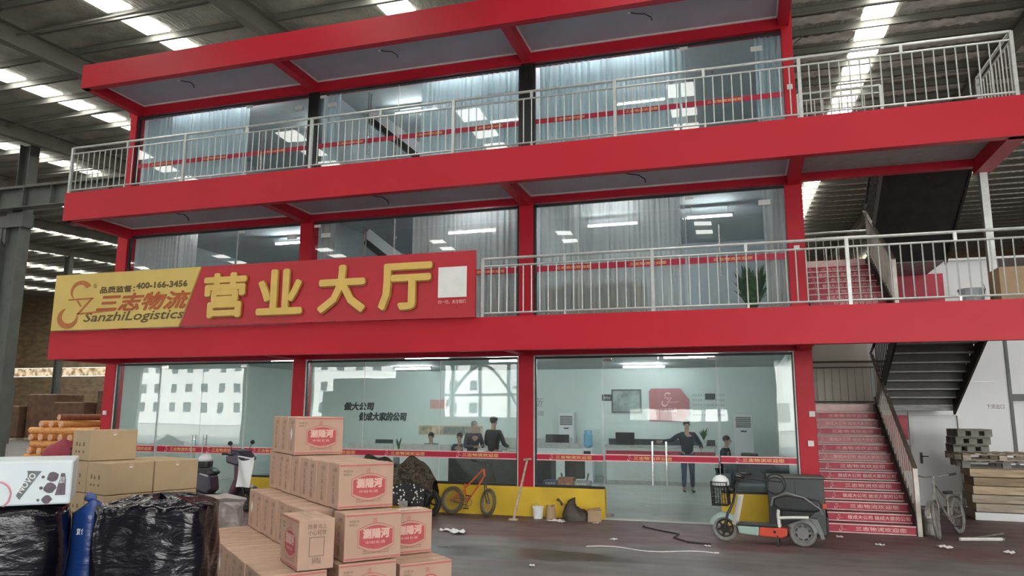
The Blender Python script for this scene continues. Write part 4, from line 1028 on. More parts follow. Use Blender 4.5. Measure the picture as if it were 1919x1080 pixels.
# ------------------------------------------------------------------ people
def skinned(name, verts, edges, mat, parent, root=0, sub=2):
    """verts: list of (co, rx, ry); one continuous skin surface"""
    me = bpy.data.meshes.new(name); me.from_pydata([v[0] for v in verts], edges, [])
    ob = link(name, me, parent); me.materials.append(mat)
    sk = ob.modifiers.new('skin', 'SKIN'); sk.use_smooth_shade = True
    if not me.skin_vertices: me.attributes.new('skin', 'FLOAT', 'POINT')
    sv = me.skin_vertices[0].data
    for i, v in enumerate(verts): sv[i].radius = (v[1], v[2] if len(v) > 2 else v[1]); sv[i].use_root = i == root
    ss = ob.modifiers.new('sub', 'SUBSURF'); ss.levels = sub; ss.render_levels = sub
    return ob
class Fig:
    def __init__(s): s.v = []; s.e = []
    def p(s, co, r, r2=None, to=None):
        s.v.append((co, r, r if r2 is None else r2))
        if to is not None: s.e.append((to, len(s.v) - 1))
        return len(s.v) - 1
    def chain(s, start, pts):
        k = start
        for q in pts: k = s.p(q[0], q[1], q[2] if len(q) > 2 else None, k)
        return k
def lerp(a, b, f): return tuple(a[i] + (b[i] - a[i]) * f for i in range(3))
def person(label, loc, rz, armL, armR, top, bottom, hip=.93, legs=None, lean=0., hair=M_hair, head_dx=0., scale=1., cap=False, seated=False):
    """figure facing local -y; armL/armR = (elbow, wrist); legs = ((knee, ankle), (knee, ankle))"""
    t = thing('person', label, 'person', loc, rz); t.scale = (scale,) * 3
    L = lambda z: -lean * (z - hip)
    shz = hip + .50; nz = hip + .56; hz = hip + .70
    sh = {s_: (s_ * .19, L(shz), shz) for s_ in (-1, 1)}
    hj = {s_: (s_ * .09, 0, hip - .04) for s_ in (-1, 1)}
    if legs is None: legs = {s_: ((s_ * .10, -.02, hip - .47), (s_ * .11, .02, .09)) for s_ in (-1, 1)}
    arms = {-1: armL, 1: armR}
    f = Fig()
    pel = f.p((0, 0, hip), .14, .10); wa = f.p((0, L(hip + .17), hip + .17), .13, .095, pel); ch = f.p((0, L(hip + .37), hip + .37), .155, .11, wa)
    nb = f.p((0, L(nz) , nz), .062, .06, ch); nk = f.p((0, L(hz) + .0, hz - .08), .05, .05, nb)
    hy = L(hz) - .015
    h1 = f.p((head_dx * .3, hy, hz - .01), .062, .078, nk); h2 = f.p((head_dx * .5, hy, hz + .07), .072, .09, h1); f.p((head_dx * .5, hy + .01, hz + .135), .052, .065, h2)
    for s_ in (-1, 1):
        el, wr = arms[s_]
        a = f.p(sh[s_], .055, .055, ch); e_ = f.chain(a, [(lerp(sh[s_], el, .5), .046), (el, .038), (lerp(el, wr, .45), .036), (wr, .025)])
        d = (Vector(wr) - Vector(el)).normalized(); w_ = Vector(wr); pm_ = w_ + d * .05
        pa = f.p(tuple(pm_), .032, .018, e_)
        sd = d.cross(Vector((0, 1, .3))).normalized()
        cu = (d + Vector((0, -.35, -.25))).normalized()
        for q in range(4):
            ln = (.062, .075, .07, .055)[q]
            b0 = pm_ + d * .03 + sd * (.021 * (q - 1.5)); 
            f.chain(pa, [(tuple(b0), .0085), (tuple(b0 + d * ln * .5), .008), (tuple(b0 + d * ln * .5 + cu * ln * .5), .0068)])
        f.chain(pa, [(tuple(w_ + d * .03 + sd * .032 * -s_), .009), (tuple(w_ + d * .07 + sd * .05 * -s_), .0075)])
        kn, an = legs[s_]
        g = f.p(hj[s_], .085, .085, pel); k2 = f.chain(g, [(lerp(hj[s_], kn, .5), .075), (kn, .054), (lerp(kn, an, .35), .052), (an, .036)])
        f.p((an[0], an[1] - .12, an[2] - .055), .035, .028, k2)
    body = skinned('body', f.v, f.e, M_skin, t)
    # clothes: separate skins a little fuller than the body
    g = Fig(); a0 = g.p((0, L(hip - .04), hip - .06), .165, .125); a1 = g.p((0, L(hip + .17), hip + .17), .152, .118, a0); a2 = g.p((0, L(hip + .38), hip + .38), .175, .13, a1); g.p((0, L(nz) + .005, nz - .01), .08, .075, a2)
    for s_ in (-1, 1):
        el, wr = arms[s_]; b0 = g.p(sh[s_], .075, .075, a2); g.chain(b0, [(lerp(sh[s_], el, .5), .066), (el, .056), (lerp(el, wr, .5), .052), (lerp(el, wr, .93), .042)])
    skinned('jacket', g.v, g.e, top, t)
    g = Fig(); a0 = g.p((0, 0, hip + .03), .15, .115)
    for s_ in (-1, 1):
        kn, an = legs[s_]; b0 = g.p(hj[s_], .10, .10, a0); g.chain(b0, [(lerp(hj[s_], kn, .5), .088), (kn, .068), (lerp(kn, an, .4), .064), (lerp(kn, an, .93), .056)])
    skinned('trousers', g.v, g.e, bottom, t)
    for s_ in (-1, 1):
        an = legs[s_][1]; g = Fig(); a0 = g.p((an[0], an[1] + .03, an[2] - .03), .042, .04); g.chain(a0, [((an[0], an[1] - .08, an[2] - .05), .042, .033), ((an[0], an[1] - .17, an[2] - .06), .036, .024)])
        skinned('shoe', g.v, g.e, M_plastic, t)
    hx = head_dx * .5
    MB().ell((hx, hy + .022, hz + .095), (.086, .098, .09), 14, 10).build('hair', hair, t, world=False, smooth=True)
    for s_ in (-1, 1):
        MB().ell((hx + s_ * .081, hy + .01, hz + .045), (.012, .022, .032), 8, 6).build('ear', M_skin, t, world=False, smooth=True)
        MB().ell((hx + s_ * .03, hy - .083, hz + .058), (.012, .008, .007), 8, 6).build('eye', M_mon, t, world=False, smooth=True)
    MB().ell((hx, hy - .095, hz + .03), (.014, .02, .024), 8, 6).build('nose', M_skin, t, world=False, smooth=True)
    MB().ell((hx, hy - .085, hz - .012), (.024, .008, .006), 8, 6).build('mouth', pm('lips', (.3, .12, .1), .5), t, world=False, smooth=True)
    if cap: MB().lathe([(.095, 0), (.1, .03), (.085, .08), (0, .1)], (hx, hy + .01, hz + .09), n=14).build('cap', top, t, world=False, smooth=True)
    return t
M_navy = pm('jacket_navy', (.012, .016, .030), .8, var=.2); M_blk = pm('jacket_black', (.008, .009, .012), .8, var=.25); M_jean = pm('jeans_blue', (.035, .06, .11), .85, var=.2); M_gr = pm('jacket_grey', (.035, .035, .045), .85, var=.2); M_maroon = pm('trousers_maroon', (.09, .03, .05), .8)
person('man in dark jacket and blue jeans standing in the hall with both arms out', (13.28, 5.3, .03), .25, ((-.42, -.05, 1.28), (-.66, -.10, 1.26)), ((.34, -.04, 1.16), (.30, -.26, 1.10)), M_navy, M_jean)
person('man in black jacket and cap standing with his back turned at the service counter', (8.55, 3.85, .03), 2.75, ((-.30, -.06, 1.14), (-.22, -.30, 1.08)), ((.30, -.06, 1.14), (.20, -.30, 1.08)), M_blk, M_maroon, cap=True, scale=1.03)
person('grey haired person in a dark coat leaning over the service counter holding papers', (7.95, 3.9, .03), .9, ((-.28, -.1, 1.14), (-.12, -.34, 1.14)), ((.28, -.1, 1.14), (.10, -.34, 1.16)), M_gr, M_blk, lean=.15, hair=pm('hair_grey', (.2, .2, .2), .7), scale=.97)
SEAT = {s_: ((s_ * .12, -.42, .50), (s_ * .12, -.40, .09)) for s_ in (-1, 1)}
def seated(label, x, y, rz, top, lean=.15): return person(label, (x, y, .03), rz, ((-.27, -.12, .78), (-.16, -.36, .80)), ((.27, -.12, .78), (.16, -.36, .80)), top, M_blk, hip=.52, legs=SEAT, lean=lean, seated=True)
seated('dark haired clerk seated at the desk below the photo strip', 6.05, 5.75, 0.1, M_blk); seated('clerk with short dark hair seated right beside the other clerk', 6.95, 5.75, -.1, M_gr)
seated('person in a dark coat seated on the right side of the hall', 14.1, 6.3, 1.3, M_navy, .2)
for i, (x, y, rz, nm) in enumerate([(6.05, 5.78, 3.24, 'stool chair under the left seated clerk'), (6.95, 5.78, 3.04, 'stool chair under the right seated clerk'), (14.1, 6.3, 4.44, 'stool chair under the person at the right of the hall')]):
    t = thing('stool', nm, 'stool', (x, y, .03)); MB().lathe([(.17, .36), (.18, .38), (.18, .415), (.16, .42)], (x, y, .03), n=16).build('seat', M_cdark, t)
    for q in range(4): a = q * PI / 2 + .4; MB().cyl((x + .12 * math.cos(a), y + .12 * math.sin(a), .40), (x + .17 * math.cos(a), y + .17 * math.sin(a), .03), .012, 6).build('leg', M_steel, t)
# ------------------------------------------------------------------ two-wheelers
def wheel(parent, c, R, wdt, tyre, rim, nsp=10, axis=(0, 1, 0), hub=.05, cast=False, name='wheel'):
    c = Vector(c); ax = Vector(axis).normalized()
    w = MB().ring(c, ax, R - wdt, wdt, 28, 8).build(name, tyre, parent, world=False, smooth=True)
    m = MB().ring(c, ax, R - wdt * 2.1, wdt * .45, 24, 6)
    m.cyl(c - ax * .04, c + ax * .04, hub, 12)
    e1 = ax.orthogonal().normalized(); e2 = ax.cross(e1)
    for i in range(nsp):
        a = 2 * PI * i / nsp; d = e1 * math.cos(a) + e2 * math.sin(a)
        if cast: m.beam(c + d * hub * .6, c + d * (R - wdt * 2), .03, .02, ax)
        else: m.tube([c + d * hub * .8 + ax * (.02 if i % 2 else -.02), c + d * (R - wdt * 2)], .0028, 4, cap=False)
    m.build('rim', rim, w, world=False)
    return w
M_teal = pm('scooter_teal', (.30, .42, .38), .4, var=.08); M_scred = pm('scooter_red', (.56, .07, .04), .4, var=.06)
M_scw = pm('scooter_white', (.68, .68, .64), .45, var=.1); M_fend = pm('fender_grey', (.19, .20, .205), .55, var=.15)
M_seat = pm('seat_vinyl', (.028, .03, .034), .5, var=.2)
eb = thing('electric_scooter', 'electric scooter with front wire basket, teal and red body, before the right door', 'scooter', (15.46, -1.92, 0), PI - .13)
def B(mb, n, m, p=eb, **k): return mb.build(n, m, p, world=False, **k)
wheel(eb, (1.16, 0, .205), .205, .036, M_dust, M_plastic, 6, cast=True, name='front_wheel', hub=.07)
wheel(eb, (0, 0, .205), .205, .036, M_dust, M_fend, 8, cast=True, name='rear_wheel', hub=.09)
B(MB().tube([(1.16, .06, .205), (1.10, .06, .44), (1.02, 0, .60), (.93, 0, .98)], .02, 8).tube([(1.16, -.06, .205), (1.10, -.06, .44), (1.02, 0, .60)], .02, 8), 'fork', M_plastic)
B(MB().grid(lambda u, v: Vector((1.16 + (.25 - .075 * (2 * v - 1) ** 2) * math.cos(.25 + 2.2 * u), -.06 + .12 * v, .205 + (.25 - .075 * (2 * v - 1) ** 2) * math.sin(.25 + 2.2 * u))), 14, 8), 'front_fender', M_teal, smooth=True)
hbm = MB().tube([(.86, -.30, 1.02), (.93, -.22, 1.04), (.95, -.05, 1.0), (.95, .05, 1.0), (.93, .22, 1.04), (.86, .30, 1.02)], .013, 8)
hb_ = B(hbm, 'handlebar', M_plastic)
for s_ in (-1, 1):
    B(MB().cyl((.86, s_ * .30, 1.02), (.77, s_ * .37, 1.03), .019, 10), 'grip', M_rubber, hb_)
    B(MB().tube([(.92, s_ * .26, 1.05), (.84, s_ * .36, 1.04)], .006, 6), 'brake_lever', M_steel, hb_)
B(MB().obb((.93, 0, 1.0), (.06, 0, .02), (0, .07, 0), (-.02, 0, .05)), 'dashboard', M_plastic, bevel=.015)
hl = B(MB().ell((1.05, 0, .80), (.07, .075, .07), 12, 8), 'headlight', M_plastic, smooth=True); B(MB().ell((1.08, 0, .80), (.055, .06, .055), 12, 8), 'lens', M_scw, hl, smooth=True)
# wire basket
bk = MB(); 
def bq(u, v, z): return Vector((1.08 + .24 * u + .04 * (z - .55), (v - .5) * (.30 + .14 * (z - .55)), z))
for z in (.56, .62, .68, .74, .80, .86, .92):
    bk.tube([bq(0, 0, z), bq(1, 0, z), bq(1, 1, z), bq(0, 1, z)], .0045 if z < .9 else .009, 5, closed=True)
for i in range(7):
    for (u, v) in ((i / 6, 0), (i / 6, 1), (0, i / 6), (1, i / 6)): bk.tube([bq(u, v, .56), bq(u, v, .92)], .004, 4, cap=False)
for i in range(5): bk.tube([bq(i / 4, 0, .56), bq(i / 4, 1, .56)], .004, 4); bk.tube([bq(0, i / 4, .56), bq(1, i / 4, .56)], .004, 4)
B(bk, 'basket', M_plastic)
B(MB().grid(lambda u, v: Vector((1.0 - .10 * v + .10 * math.cos((u - .5) * 2.8) - .05, (u - .5) * .34 * (1 - .2 * v), .28 + .44 * v)), 8, 6), 'leg_shield', M_scw, smooth=True)
B(MB().obb((.96, 0, .52), (.012, 0, .0), (0, .05, 0), (-.03, 0, .16)), 'shield_stripe', M_yel)
B(MB().box(.36, -.13, .27, .95, .13, .31), 'foot_board', M_seat, bevel=.02)
B(MB().prism([(.64, .13), (.93, .15), (.96, .27), (.62, .27)], (0, -.125, 0), X, Z, Y * .25), 'teal_body', M_teal, bevel=.02)
rbd = B(MB().prism([(.22, .16), (.30, .12), (.635, .13), (.62, .27), (.22, .27)], (0, -.127, 0), X, Z, Y * .254), 'red_body', M_scred, bevel=.02)
B(MB().cyl((.40, -.13, .21), (.40, .13, .21), .022, 10), 'body_plug', M_plastic, rbd)
B(MB().prism([(-.30, .58), (-.22, .53), (.30, .53), (.42, .60), (.40, .70), (.22, .75), (.02, .73), (-.26, .70)], (0, -.12, 0), X, Z, Y * .24), 'seat', M_seat, bevel=.04)
B(MB().tube([(.43, .13, .60), (.40, .13, .72), (.2, .13, .80), (-.05, .13, .74), (-.27, .12, .58), (-.3, .1, .5)], .014, 6), 'side_trim_tube', M_fend)
B(MB().tube([(.33, .10, .28), (.34, .10, .46), (.33, .10, .54)], .024, 8).tube([(.34, .11, .42), (.10, .12, .44), (-.10, .12, .45)], .022, 8).tube([(.33, -.10, .28), (.34, -.10, .54)], .024, 8), 'white_tube', M_scw)
B(MB().prism([(.30, .30), (.30, .53), (-.2, .53), (-.1, .44)], (0, -.09, 0), X, Z, Y * .18), 'battery_case', M_plastic, bevel=.02)
B(MB().grid(lambda u, v: Vector(((.265 - .10 * (2 * v - 1) ** 2) * math.cos(.45 + u * 2.6), (v - .5) * .15, .205 + (.265 - .10 * (2 * v - 1) ** 2) * math.sin(.45 + u * 2.6))), 16, 8), 'rear_fender', M_fend, smooth=True)
B(MB().prism([(-.1, .44), (-.22, .42), (-.31, .14), (-.26, .13), (-.2, .3)], (0, -.06, 0), X, Z, Y * .12), 'mud_flap', M_fend)
B(MB().box(-.36, -.05, .58, -.30, .05, .65), 'tail_light', M_scred, bevel=.01)
B(MB().tube([(.36, -.12, .16), (.36, -.18, .005)], .012, 6).tube([(.36, .12, .16), (.36, .18, .005)], .012, 6).tube([(.36, .18, .008), (.36, -.18, .008)], .01, 6), 'kick_stand', M_plastic)
for k, s_ in enumerate((.35, .55)): pass
cs = B(MB().ring((.36, 0, .92), (0, 1, 0), .15, .013, 20, 6).ring((.36, .14, .90), (0, 1, .2), .13, .011, 20, 6).tube([(.36, 0, .77), (.36, 0, .6)], .013, 6).tube([(.24, 0, .95), (.75, 0, .98)], .012, 6), 'child_hoop', M_plastic)
hm = thing('helmet', 'pale grey helmet lying in the basket of the electric scooter', 'helmet', (14.27, -1.74, .84))
MB().lathe([(.125, .0), (.135, .05), (.12, .12), (.07, .17), (0, .185)], (14.27, -1.74, .84), n=18).build('shell', M_panelw, hm, smooth=True)
MB().ring((14.27, -1.74, .85), (0, 0, 1), .128, .012, 20, 6).build('rim', M_plastic, hm)
# dark planter box behind the scooter
dk = thing('dark_cabinet', 'dark grey metal box standing between the scooter and the red stairs', 'cabinet', (15.5, -.45, 0))
M_dkbox = pm('cabinet_dark_grey', (.055, .06, .065), .5, var=.12)
MB().box(15.02, -.85, .03, 15.90, -.30, .93).build('body', M_dkbox, dk, bevel=.012); MB().box(15.0, -.87, .93, 15.92, -.28, .96).build('lid', M_steeldk, dk, bevel=.008)
for x in (15.06, 15.80): MB().box(x, -.82, 0, x + .06, -.34, .03).build('foot', M_plastic, dk)
dkl = MB().box(15.44, -.857, .06, 15.448, -.85, .90).build('door_gap', M_black, dk)

def bicycle(label, loc, rz, r, wb, seat_h, bar_h, m_frame, m_metal, lean=0., tyre=M_rubber, steer=0., fender=False, tw=.028):
    t = thing('bicycle', label, 'bicycle', loc, rz); t.rotation_euler = (lean, 0, rz)
    ax2 = (math.sin(-steer), math.cos(steer), 0)
    wheel(t, (wb, 0, r), r, tw, tyre, m_metal, 18, axis=ax2, hub=.022, name='front_wheel'); wheel(t, (0, 0, r), r, tw, tyre, m_metal, 18, hub=.028, name='rear_wheel')
    bb = (wb * .42, 0, r * .92); st = (wb * .30, 0, seat_h - .06); hd = (wb * .80, 0, bar_h - .10); hd2 = (wb * .84, 0, bar_h - .24)
    B(MB().tube([bb, st], .016, 8).tube([(wb * .33, 0, seat_h - .14), hd], .017, 8).tube([bb, hd2], .019, 8).tube([hd, hd2], .022, 8).tube([bb, (.0, .05, r)], .010, 6).tube([bb, (0, -.05, r)], .010, 6).tube([(wb * .32, 0, seat_h - .17), (0, .05, r)], .009, 6).tube([(wb * .32, 0, seat_h - .17), (0, -.05, r)], .009, 6), 'frame', m_frame, t)
    B(MB().tube([hd2, (wb * .92, .05, r * 1.7), (wb, .05, r)], .012, 6).tube([hd2, (wb * .92, -.05, r * 1.7), (wb, -.05, r)], .012, 6), 'fork', M_plastic if not fender else m_metal, t)
    h = B(MB().tube([hd, (wb * .78, 0, bar_h), (wb * .82, .03, bar_h)], .014, 6).tube([(wb * .72, -.28, bar_h + .03), (wb * .80, -.12, bar_h), (wb * .80, .12, bar_h), (wb * .72, .28, bar_h + .03)], .012, 6), 'handlebar', M_plastic if not fender else m_metal, t)
    for s_ in (-1, 1): B(MB().tube([(wb * .74, s_ * .24, bar_h + .025), (wb * .68, s_ * .33, bar_h + .035)], .017, 8), 'grip', M_rubber, h)
    B(MB().prism([(-.13, .03), (-.11, -.02), (.12, -.01), (.13, .02), (0, .035)], (wb * .28, -.06, seat_h - .03), X, Z, Y * .12), 'saddle', M_seat, t, bevel=.02)
    cr = B(MB().ring((bb[0], .05, bb[2]), (0, 1, 0), .075, .008, 18, 6).tube([(bb[0] - .08, .08, bb[2] - .12), (bb[0] + .08, -.08, bb[2] + .12)], .010, 6), 'crank', m_metal, t)
    for s_ in (-1, 1): B(MB().box(bb[0] - s_ * .08 - .045, s_ * .10 - .03, bb[2] - s_ * .12 - .01, bb[0] - s_ * .08 + .045, s_ * .10 + .03, bb[2] - s_ * .12 + .01), 'pedal', M_plastic, cr)
    B(MB().tube([(bb[0], .05, bb[2] + .07), (0, .05, r + .03)], .005, 4).tube([(bb[0], .05, bb[2] - .07), (0, .05, r - .03)], .005, 4), 'chain', M_plastic, t)
    if fender:
        for c_, nm in (((0, 0, r), 'rear_fender'), ((wb, 0, r), 'front_fender')):
            B(MB().grid(lambda u, v, c_=c_: Vector((c_[0] + (r + .025) * math.cos(.3 + 2.3 * u), (v - .5) * .07, r + (r + .025) * math.sin(.3 + 2.3 * u))), 12, 2), nm, m_metal, t)
        B(MB().box(-.22, -.08, r * 2 + .06, .16, .08, r * 2 + .075).tube([(-.2, .06, r * 2 + .06), (0, .06, r)], .006, 4), 'carrier', m_metal, t)
    return t
M_orange = pm('bike_orange', (.62, .13, .03), .4, var=.1); M_rust = pm('rusty_steel', (.30, .28, .26), .6, .4, var=.3, scale=14)
bicycle('orange children mountain bike leaning on the yellow plinth', (9.02, -.20, 0), -.20, .27, .82, .66, 1.0, M_orange, M_fend, lean=-.16, tyre=pm('muddy_tyre', (.13, .10, .06), .9, var=.3), steer=-.5, tw=.034)
bicycle('old rusty grey bicycle by the foot of the red stairs', (18.12, .28, 0), -2.12, .30, .98, .72, .98, M_rust, M_rust, lean=.10, tyre=M_dust, steer=.25, fender=True)
gc = thing('metal_drum', 'dented grey metal drum beside the old bicycle', 'drum', (17.60, .02, 0))
MB().lathe([(.11, 0), (.115, .02), (.108, .2), (.115, .21), (.108, .40), (.115, .42), (.10, .43), (.095, .40), (.09, .05)], (17.60, .02, 0), n=20).build('body', M_rust, gc); MB().box(17.54, -.105, .28, 17.66, -.085, .36).build('label_plate', M_panelw, gc)
for i, (p0, p1, lb) in enumerate([((17.9, -.55, .03), (18.55, -.35, .03), 'white pipe lying on the floor right of the old bicycle'), ((18.2, -.25, .02), (18.75, .35, .02), 'grey steel rod lying behind the white pipe')]):
    t = thing('loose_pipe', lb, 'pipe', p0); MB().cyl(p0, p1, .028 if i == 0 else .016, 8).build('tube', M_scw if i == 0 else M_rust, t); MB().cyl(p1, Vector(p1) + (Vector(p1) - Vector(p0)) * .04, .034 if i == 0 else .02, 8).build('coupling', M_fend, t)

# motor scooter behind the cartons at the left
sc = thing('motor_scooter', 'dark purple motor scooter with a chrome rear rack before the left glass', 'scooter', (3.76, -1.15, 0), -.05)
M_purp = pm('scooter_dark_purple', (.035, .028, .055), .3, var=.2, coat=.4); M_plum = pm('scooter_plum', (.08, .03, .05), .4, var=.2)
wheel(sc, (1.22, 0, .24), .24, .05, M_rubber, M_plastic, 6, cast=True, name='front_wheel', hub=.07); wheel(sc, (0, 0, .24), .24, .05, M_rubber, M_plastic, 6, cast=True, name='rear_wheel', hub=.09)
def b2(mb, n, m, p=sc, **k): return mb.build(n, m, p, world=False, **k)
b2(MB().prism([(-.34, .62), (-.28, .42), (.05, .36), (.30, .30), (.42, .40), (.36, .70), (.1, .76)], (0, -.14, 0), X, Z, Y * .28), 'rear_body', M_purp, bevel=.05)
b2(MB().box(.30, -.15, .22, .88, .15, .32), 'foot_board', M_plastic, bevel=.03)
b2(MB().prism([(.80, .26), (.96, .30), (1.16, .62), (1.08, .98), (.96, 1.02), (.98, .66)], (0, -.17, 0), X, Z, Y * .34), 'front_shield', M_plum, bevel=.05)
b2(MB().prism([(.80, .96), (1.08, .90), (1.26, 1.04), (1.10, 1.20), (.90, 1.24), (.78, 1.10)], (0, -.21, 0), X, Z, Y * .42), 'front_cowl', M_purp, bevel=.04)
h2 = b2(MB().tube([(.92, -.33, 1.14), (.98, -.15, 1.10), (.98, .15, 1.10), (.92, .33, 1.14)], .014, 8), 'handlebar', M_plastic)
for s_ in (-1, 1):
    b2(MB().tube([(.93, s_ * .3, 1.14), (.86, s_ * .4, 1.15)], .02, 8), 'grip', M_rubber, h2)
    b2(MB().tube([(.96, s_ * .22, 1.12), (1.0, s_ * .32, 1.32)], .007, 6).ell((1.0, s_ * .34, 1.36), (.02, .07, .045), 10, 6), 'mirror', M_plastic, h2)
b2(MB().prism([(-.30, .76), (-.26, .70), (.34, .68), (.44, .74), (.30, .84), (-.2, .84)], (0, -.13, 0), X, Z, Y * .26), 'seat', M_seat, bevel=.04)
b2(MB().tube([(-.05, -.13, .80), (-.42, -.14, .86), (-.55, 0, .87), (-.42, .14, .86), (-.05, .13, .80)], .014, 8).tube([(-.36, -.14, .58), (-.60, -.1, .62), (-.60, .1, .62), (-.36, .14, .58)], .014, 8).tube([(-.45, 0, .86), (-.45, 0, .60)], .012, 6), 'chrome_rack', M_chrome)
b2(MB().grid(lambda u, v: Vector((1.22 + .29 * math.cos(.4 + 2.2 * u), (v - .5) * .15, .24 + .29 * math.sin(.4 + 2.2 * u))), 12, 3), 'front_fender', M_purp, smooth=True)
b2(MB().tube([(1.22, .08, .24), (1.10, .06, .6)], .022, 8).tube([(1.22, -.08, .24), (1.10, -.06, .6)], .022, 8), 'fork', M_plastic)
b2(MB().tube([(.25, .17, .2), (-.25, .2, .27)], .045, 10), 'exhaust', M_chrome); b2(MB().tube([(.2, -.1, .28), (.2, -.18, .0)], .014, 6), 'kick_stand', M_plastic)
b2(MB().box(-.44, -.10, .42, -.34, .10, .56), 'number_plate', M_panelw)
hp = thing('helmet', 'white and black helmet on the seat of the dark scooter', 'helmet', (3.86, -1.15, .85)); 
MB().lathe([(.15, .02), (.155, .1), (.152, .14)], (3.86, -1.15, .83), n=18).build('lower_shell', M_plastic, hp); MB().lathe([(.155, .14), (.14, .21), (.09, .27), (0, .29)], (3.86, -1.15, .83), n=18).build('upper_shell', M_panelw, hp, smooth=True)
ap = thing('cloth_cover', 'pale grey cloth hung over the front of the dark scooter', 'cover', (4.78, -1.25, .45))
MB().grid(lambda u, v: Vector((4.86 + .36 * u, -1.44 + .05 * math.sin(u * 5 + v * 3), .50 + .60 * v - .08 * math.sin(PI * u) * v)), 8, 8).build('cloth', M_panelw, ap, smooth=True)
MB().tube([(4.86, -1.42, 1.10), (5.22, -1.44, 1.06)], .014, 6).build('hem', M_panelw, ap)

# motorcycle under a camouflage cover before the middle glass
def camo():
    m = bpy.data.materials.new('camouflage_cloth'); m.use_nodes = True; n, l = nodes_of(m); b = n['Principled BSDF']; b.inputs['Roughness'].default_value = .9
    tc = n.new('ShaderNodeTexCoord'); ns = n.new('ShaderNodeTexNoise'); ns.inputs['Scale'].default_value = 9; ns.inputs['Detail'].default_value = 3; ns.inputs['Distortion'].default_value = 1.2
    l.new(tc.outputs['Object'], ns.inputs[0]); cr = n.new('ShaderNodeValToRGB'); cr.color_ramp.interpolation = 'CONSTANT'
    e_ = cr.color_ramp.elements; e_[0].position = 0; e_[0].color = (.018, .016, .013, 1); e_[1].position = .45; e_[1].color = (.05, .034, .02, 1)
    q = e_.new(.53); q.color = (.09, .075, .045, 1); q = e_.new(.60); q.color = (.03, .035, .022, 1); q = e_.new(.66); q.color = (.12, .10, .07, 1)
    l.new(ns.outputs[0], cr.inputs[0]); l.new(cr.outputs[0], b.inputs['Base Color']); return m
M_camo = camo()
def dots():
    m = bpy.data.materials.new('white_dotted_cloth'); m.use_nodes = True; n, l = nodes_of(m); b = n['Principled BSDF']; b.inputs['Roughness'].default_value = .6
    tc = n.new('ShaderNodeTexCoord'); v = n.new('ShaderNodeTexVoronoi'); v.inputs['Scale'].default_value = 15; l.new(tc.outputs['Object'], v.inputs['Vector'])
    cr = n.new('ShaderNodeValToRGB'); cr.color_ramp.interpolation = 'CONSTANT'; cr.color_ramp.elements[0].color = (.7, .7, .7, 1); cr.color_ramp.elements[1].position = .28; cr.color_ramp.elements[1].color = (.012, .012, .014, 1)
    l.new(v.outputs['Distance'], cr.inputs[0]); l.new(cr.outputs[0], b.inputs['Base Color']); return m
M_dots = dots()
mc = thing('covered_motorcycle', 'motorcycle under a camouflage cover behind the wine cartons', 'motorcycle', (7.55, -.75, 0), -.02)
def b3(mb, n, m, p=mc, **k): return mb.build(n, m, p, world=False, **k)
wheel(mc, (1.22, -.0, .27), .27, .05, M_rubber, M_plastic, 6, cast=True, name='front_wheel'); wheel(mc, (0, 0, .27), .27, .055, M_rubber, M_plastic, 6, cast=True, name='rear_wheel')
def cov(u, v):
    a = PI * (1.12 * v - .06); x = -.42 + 1.78 * u
    hgt = .86 + .26 * math.sin(PI * min(1, max(0, u * 1.05))) + .10 * math.sin(u * 9.5) ; wd2 = .30 + .10 * math.sin(u * 7 + 1)
    k = 1 + .07 * math.sin(u * 23 + v * 9) + .05 * math.sin(v * 21 - u * 11)
    endf = min(1, 6 * u + .05, 6 * (1 - u) + .05)
    z = .42 + (hgt - .42) * math.sin(a) * k * (.6 + .4 * endf); y = -wd2 * math.cos(a) * k * (.4 + .6 * endf)
    return Vector((x, y, z))
cvr = b3(MB().grid(cov, 44, 26), 'camouflage_cover', M_camo, smooth=True)
ap2 = b3(MB().grid(lambda u, v: Vector((.52 + .80 * u, -.40 - .03 * math.sin(u * 8) , .22 + .38 * v + .06 * math.sin(PI * u))), 12, 6), 'dotted_apron', M_dots, smooth=True)
b3(MB().prism([(.95, .14), (1.3, .18), (1.42, .46), (1.2, .58), (1.0, .5)], (0, -.36, 0), X, Z, Y * .16), 'front_fairing', M_plastic, bevel=.03)
b3(MB().box(-.2, -.12, .2, .95, .12, .62), 'engine_block', M_plastic, bevel=.04); b3(MB().tube([(.1, -.14, .3), (.1, -.24, 0)], .015, 6), 'kick_stand', M_plastic); b3(MB().box(.80, -.425, .22, .98, -.415, .34), 'number_plate', M_rust)
b3(MB().tube([(1.22, .07, .27), (1.05, .05, .75)], .022, 6).tube([(1.22, -.07, .27), (1.05, -.05, .75)], .022, 6), 'fork', M_plastic)

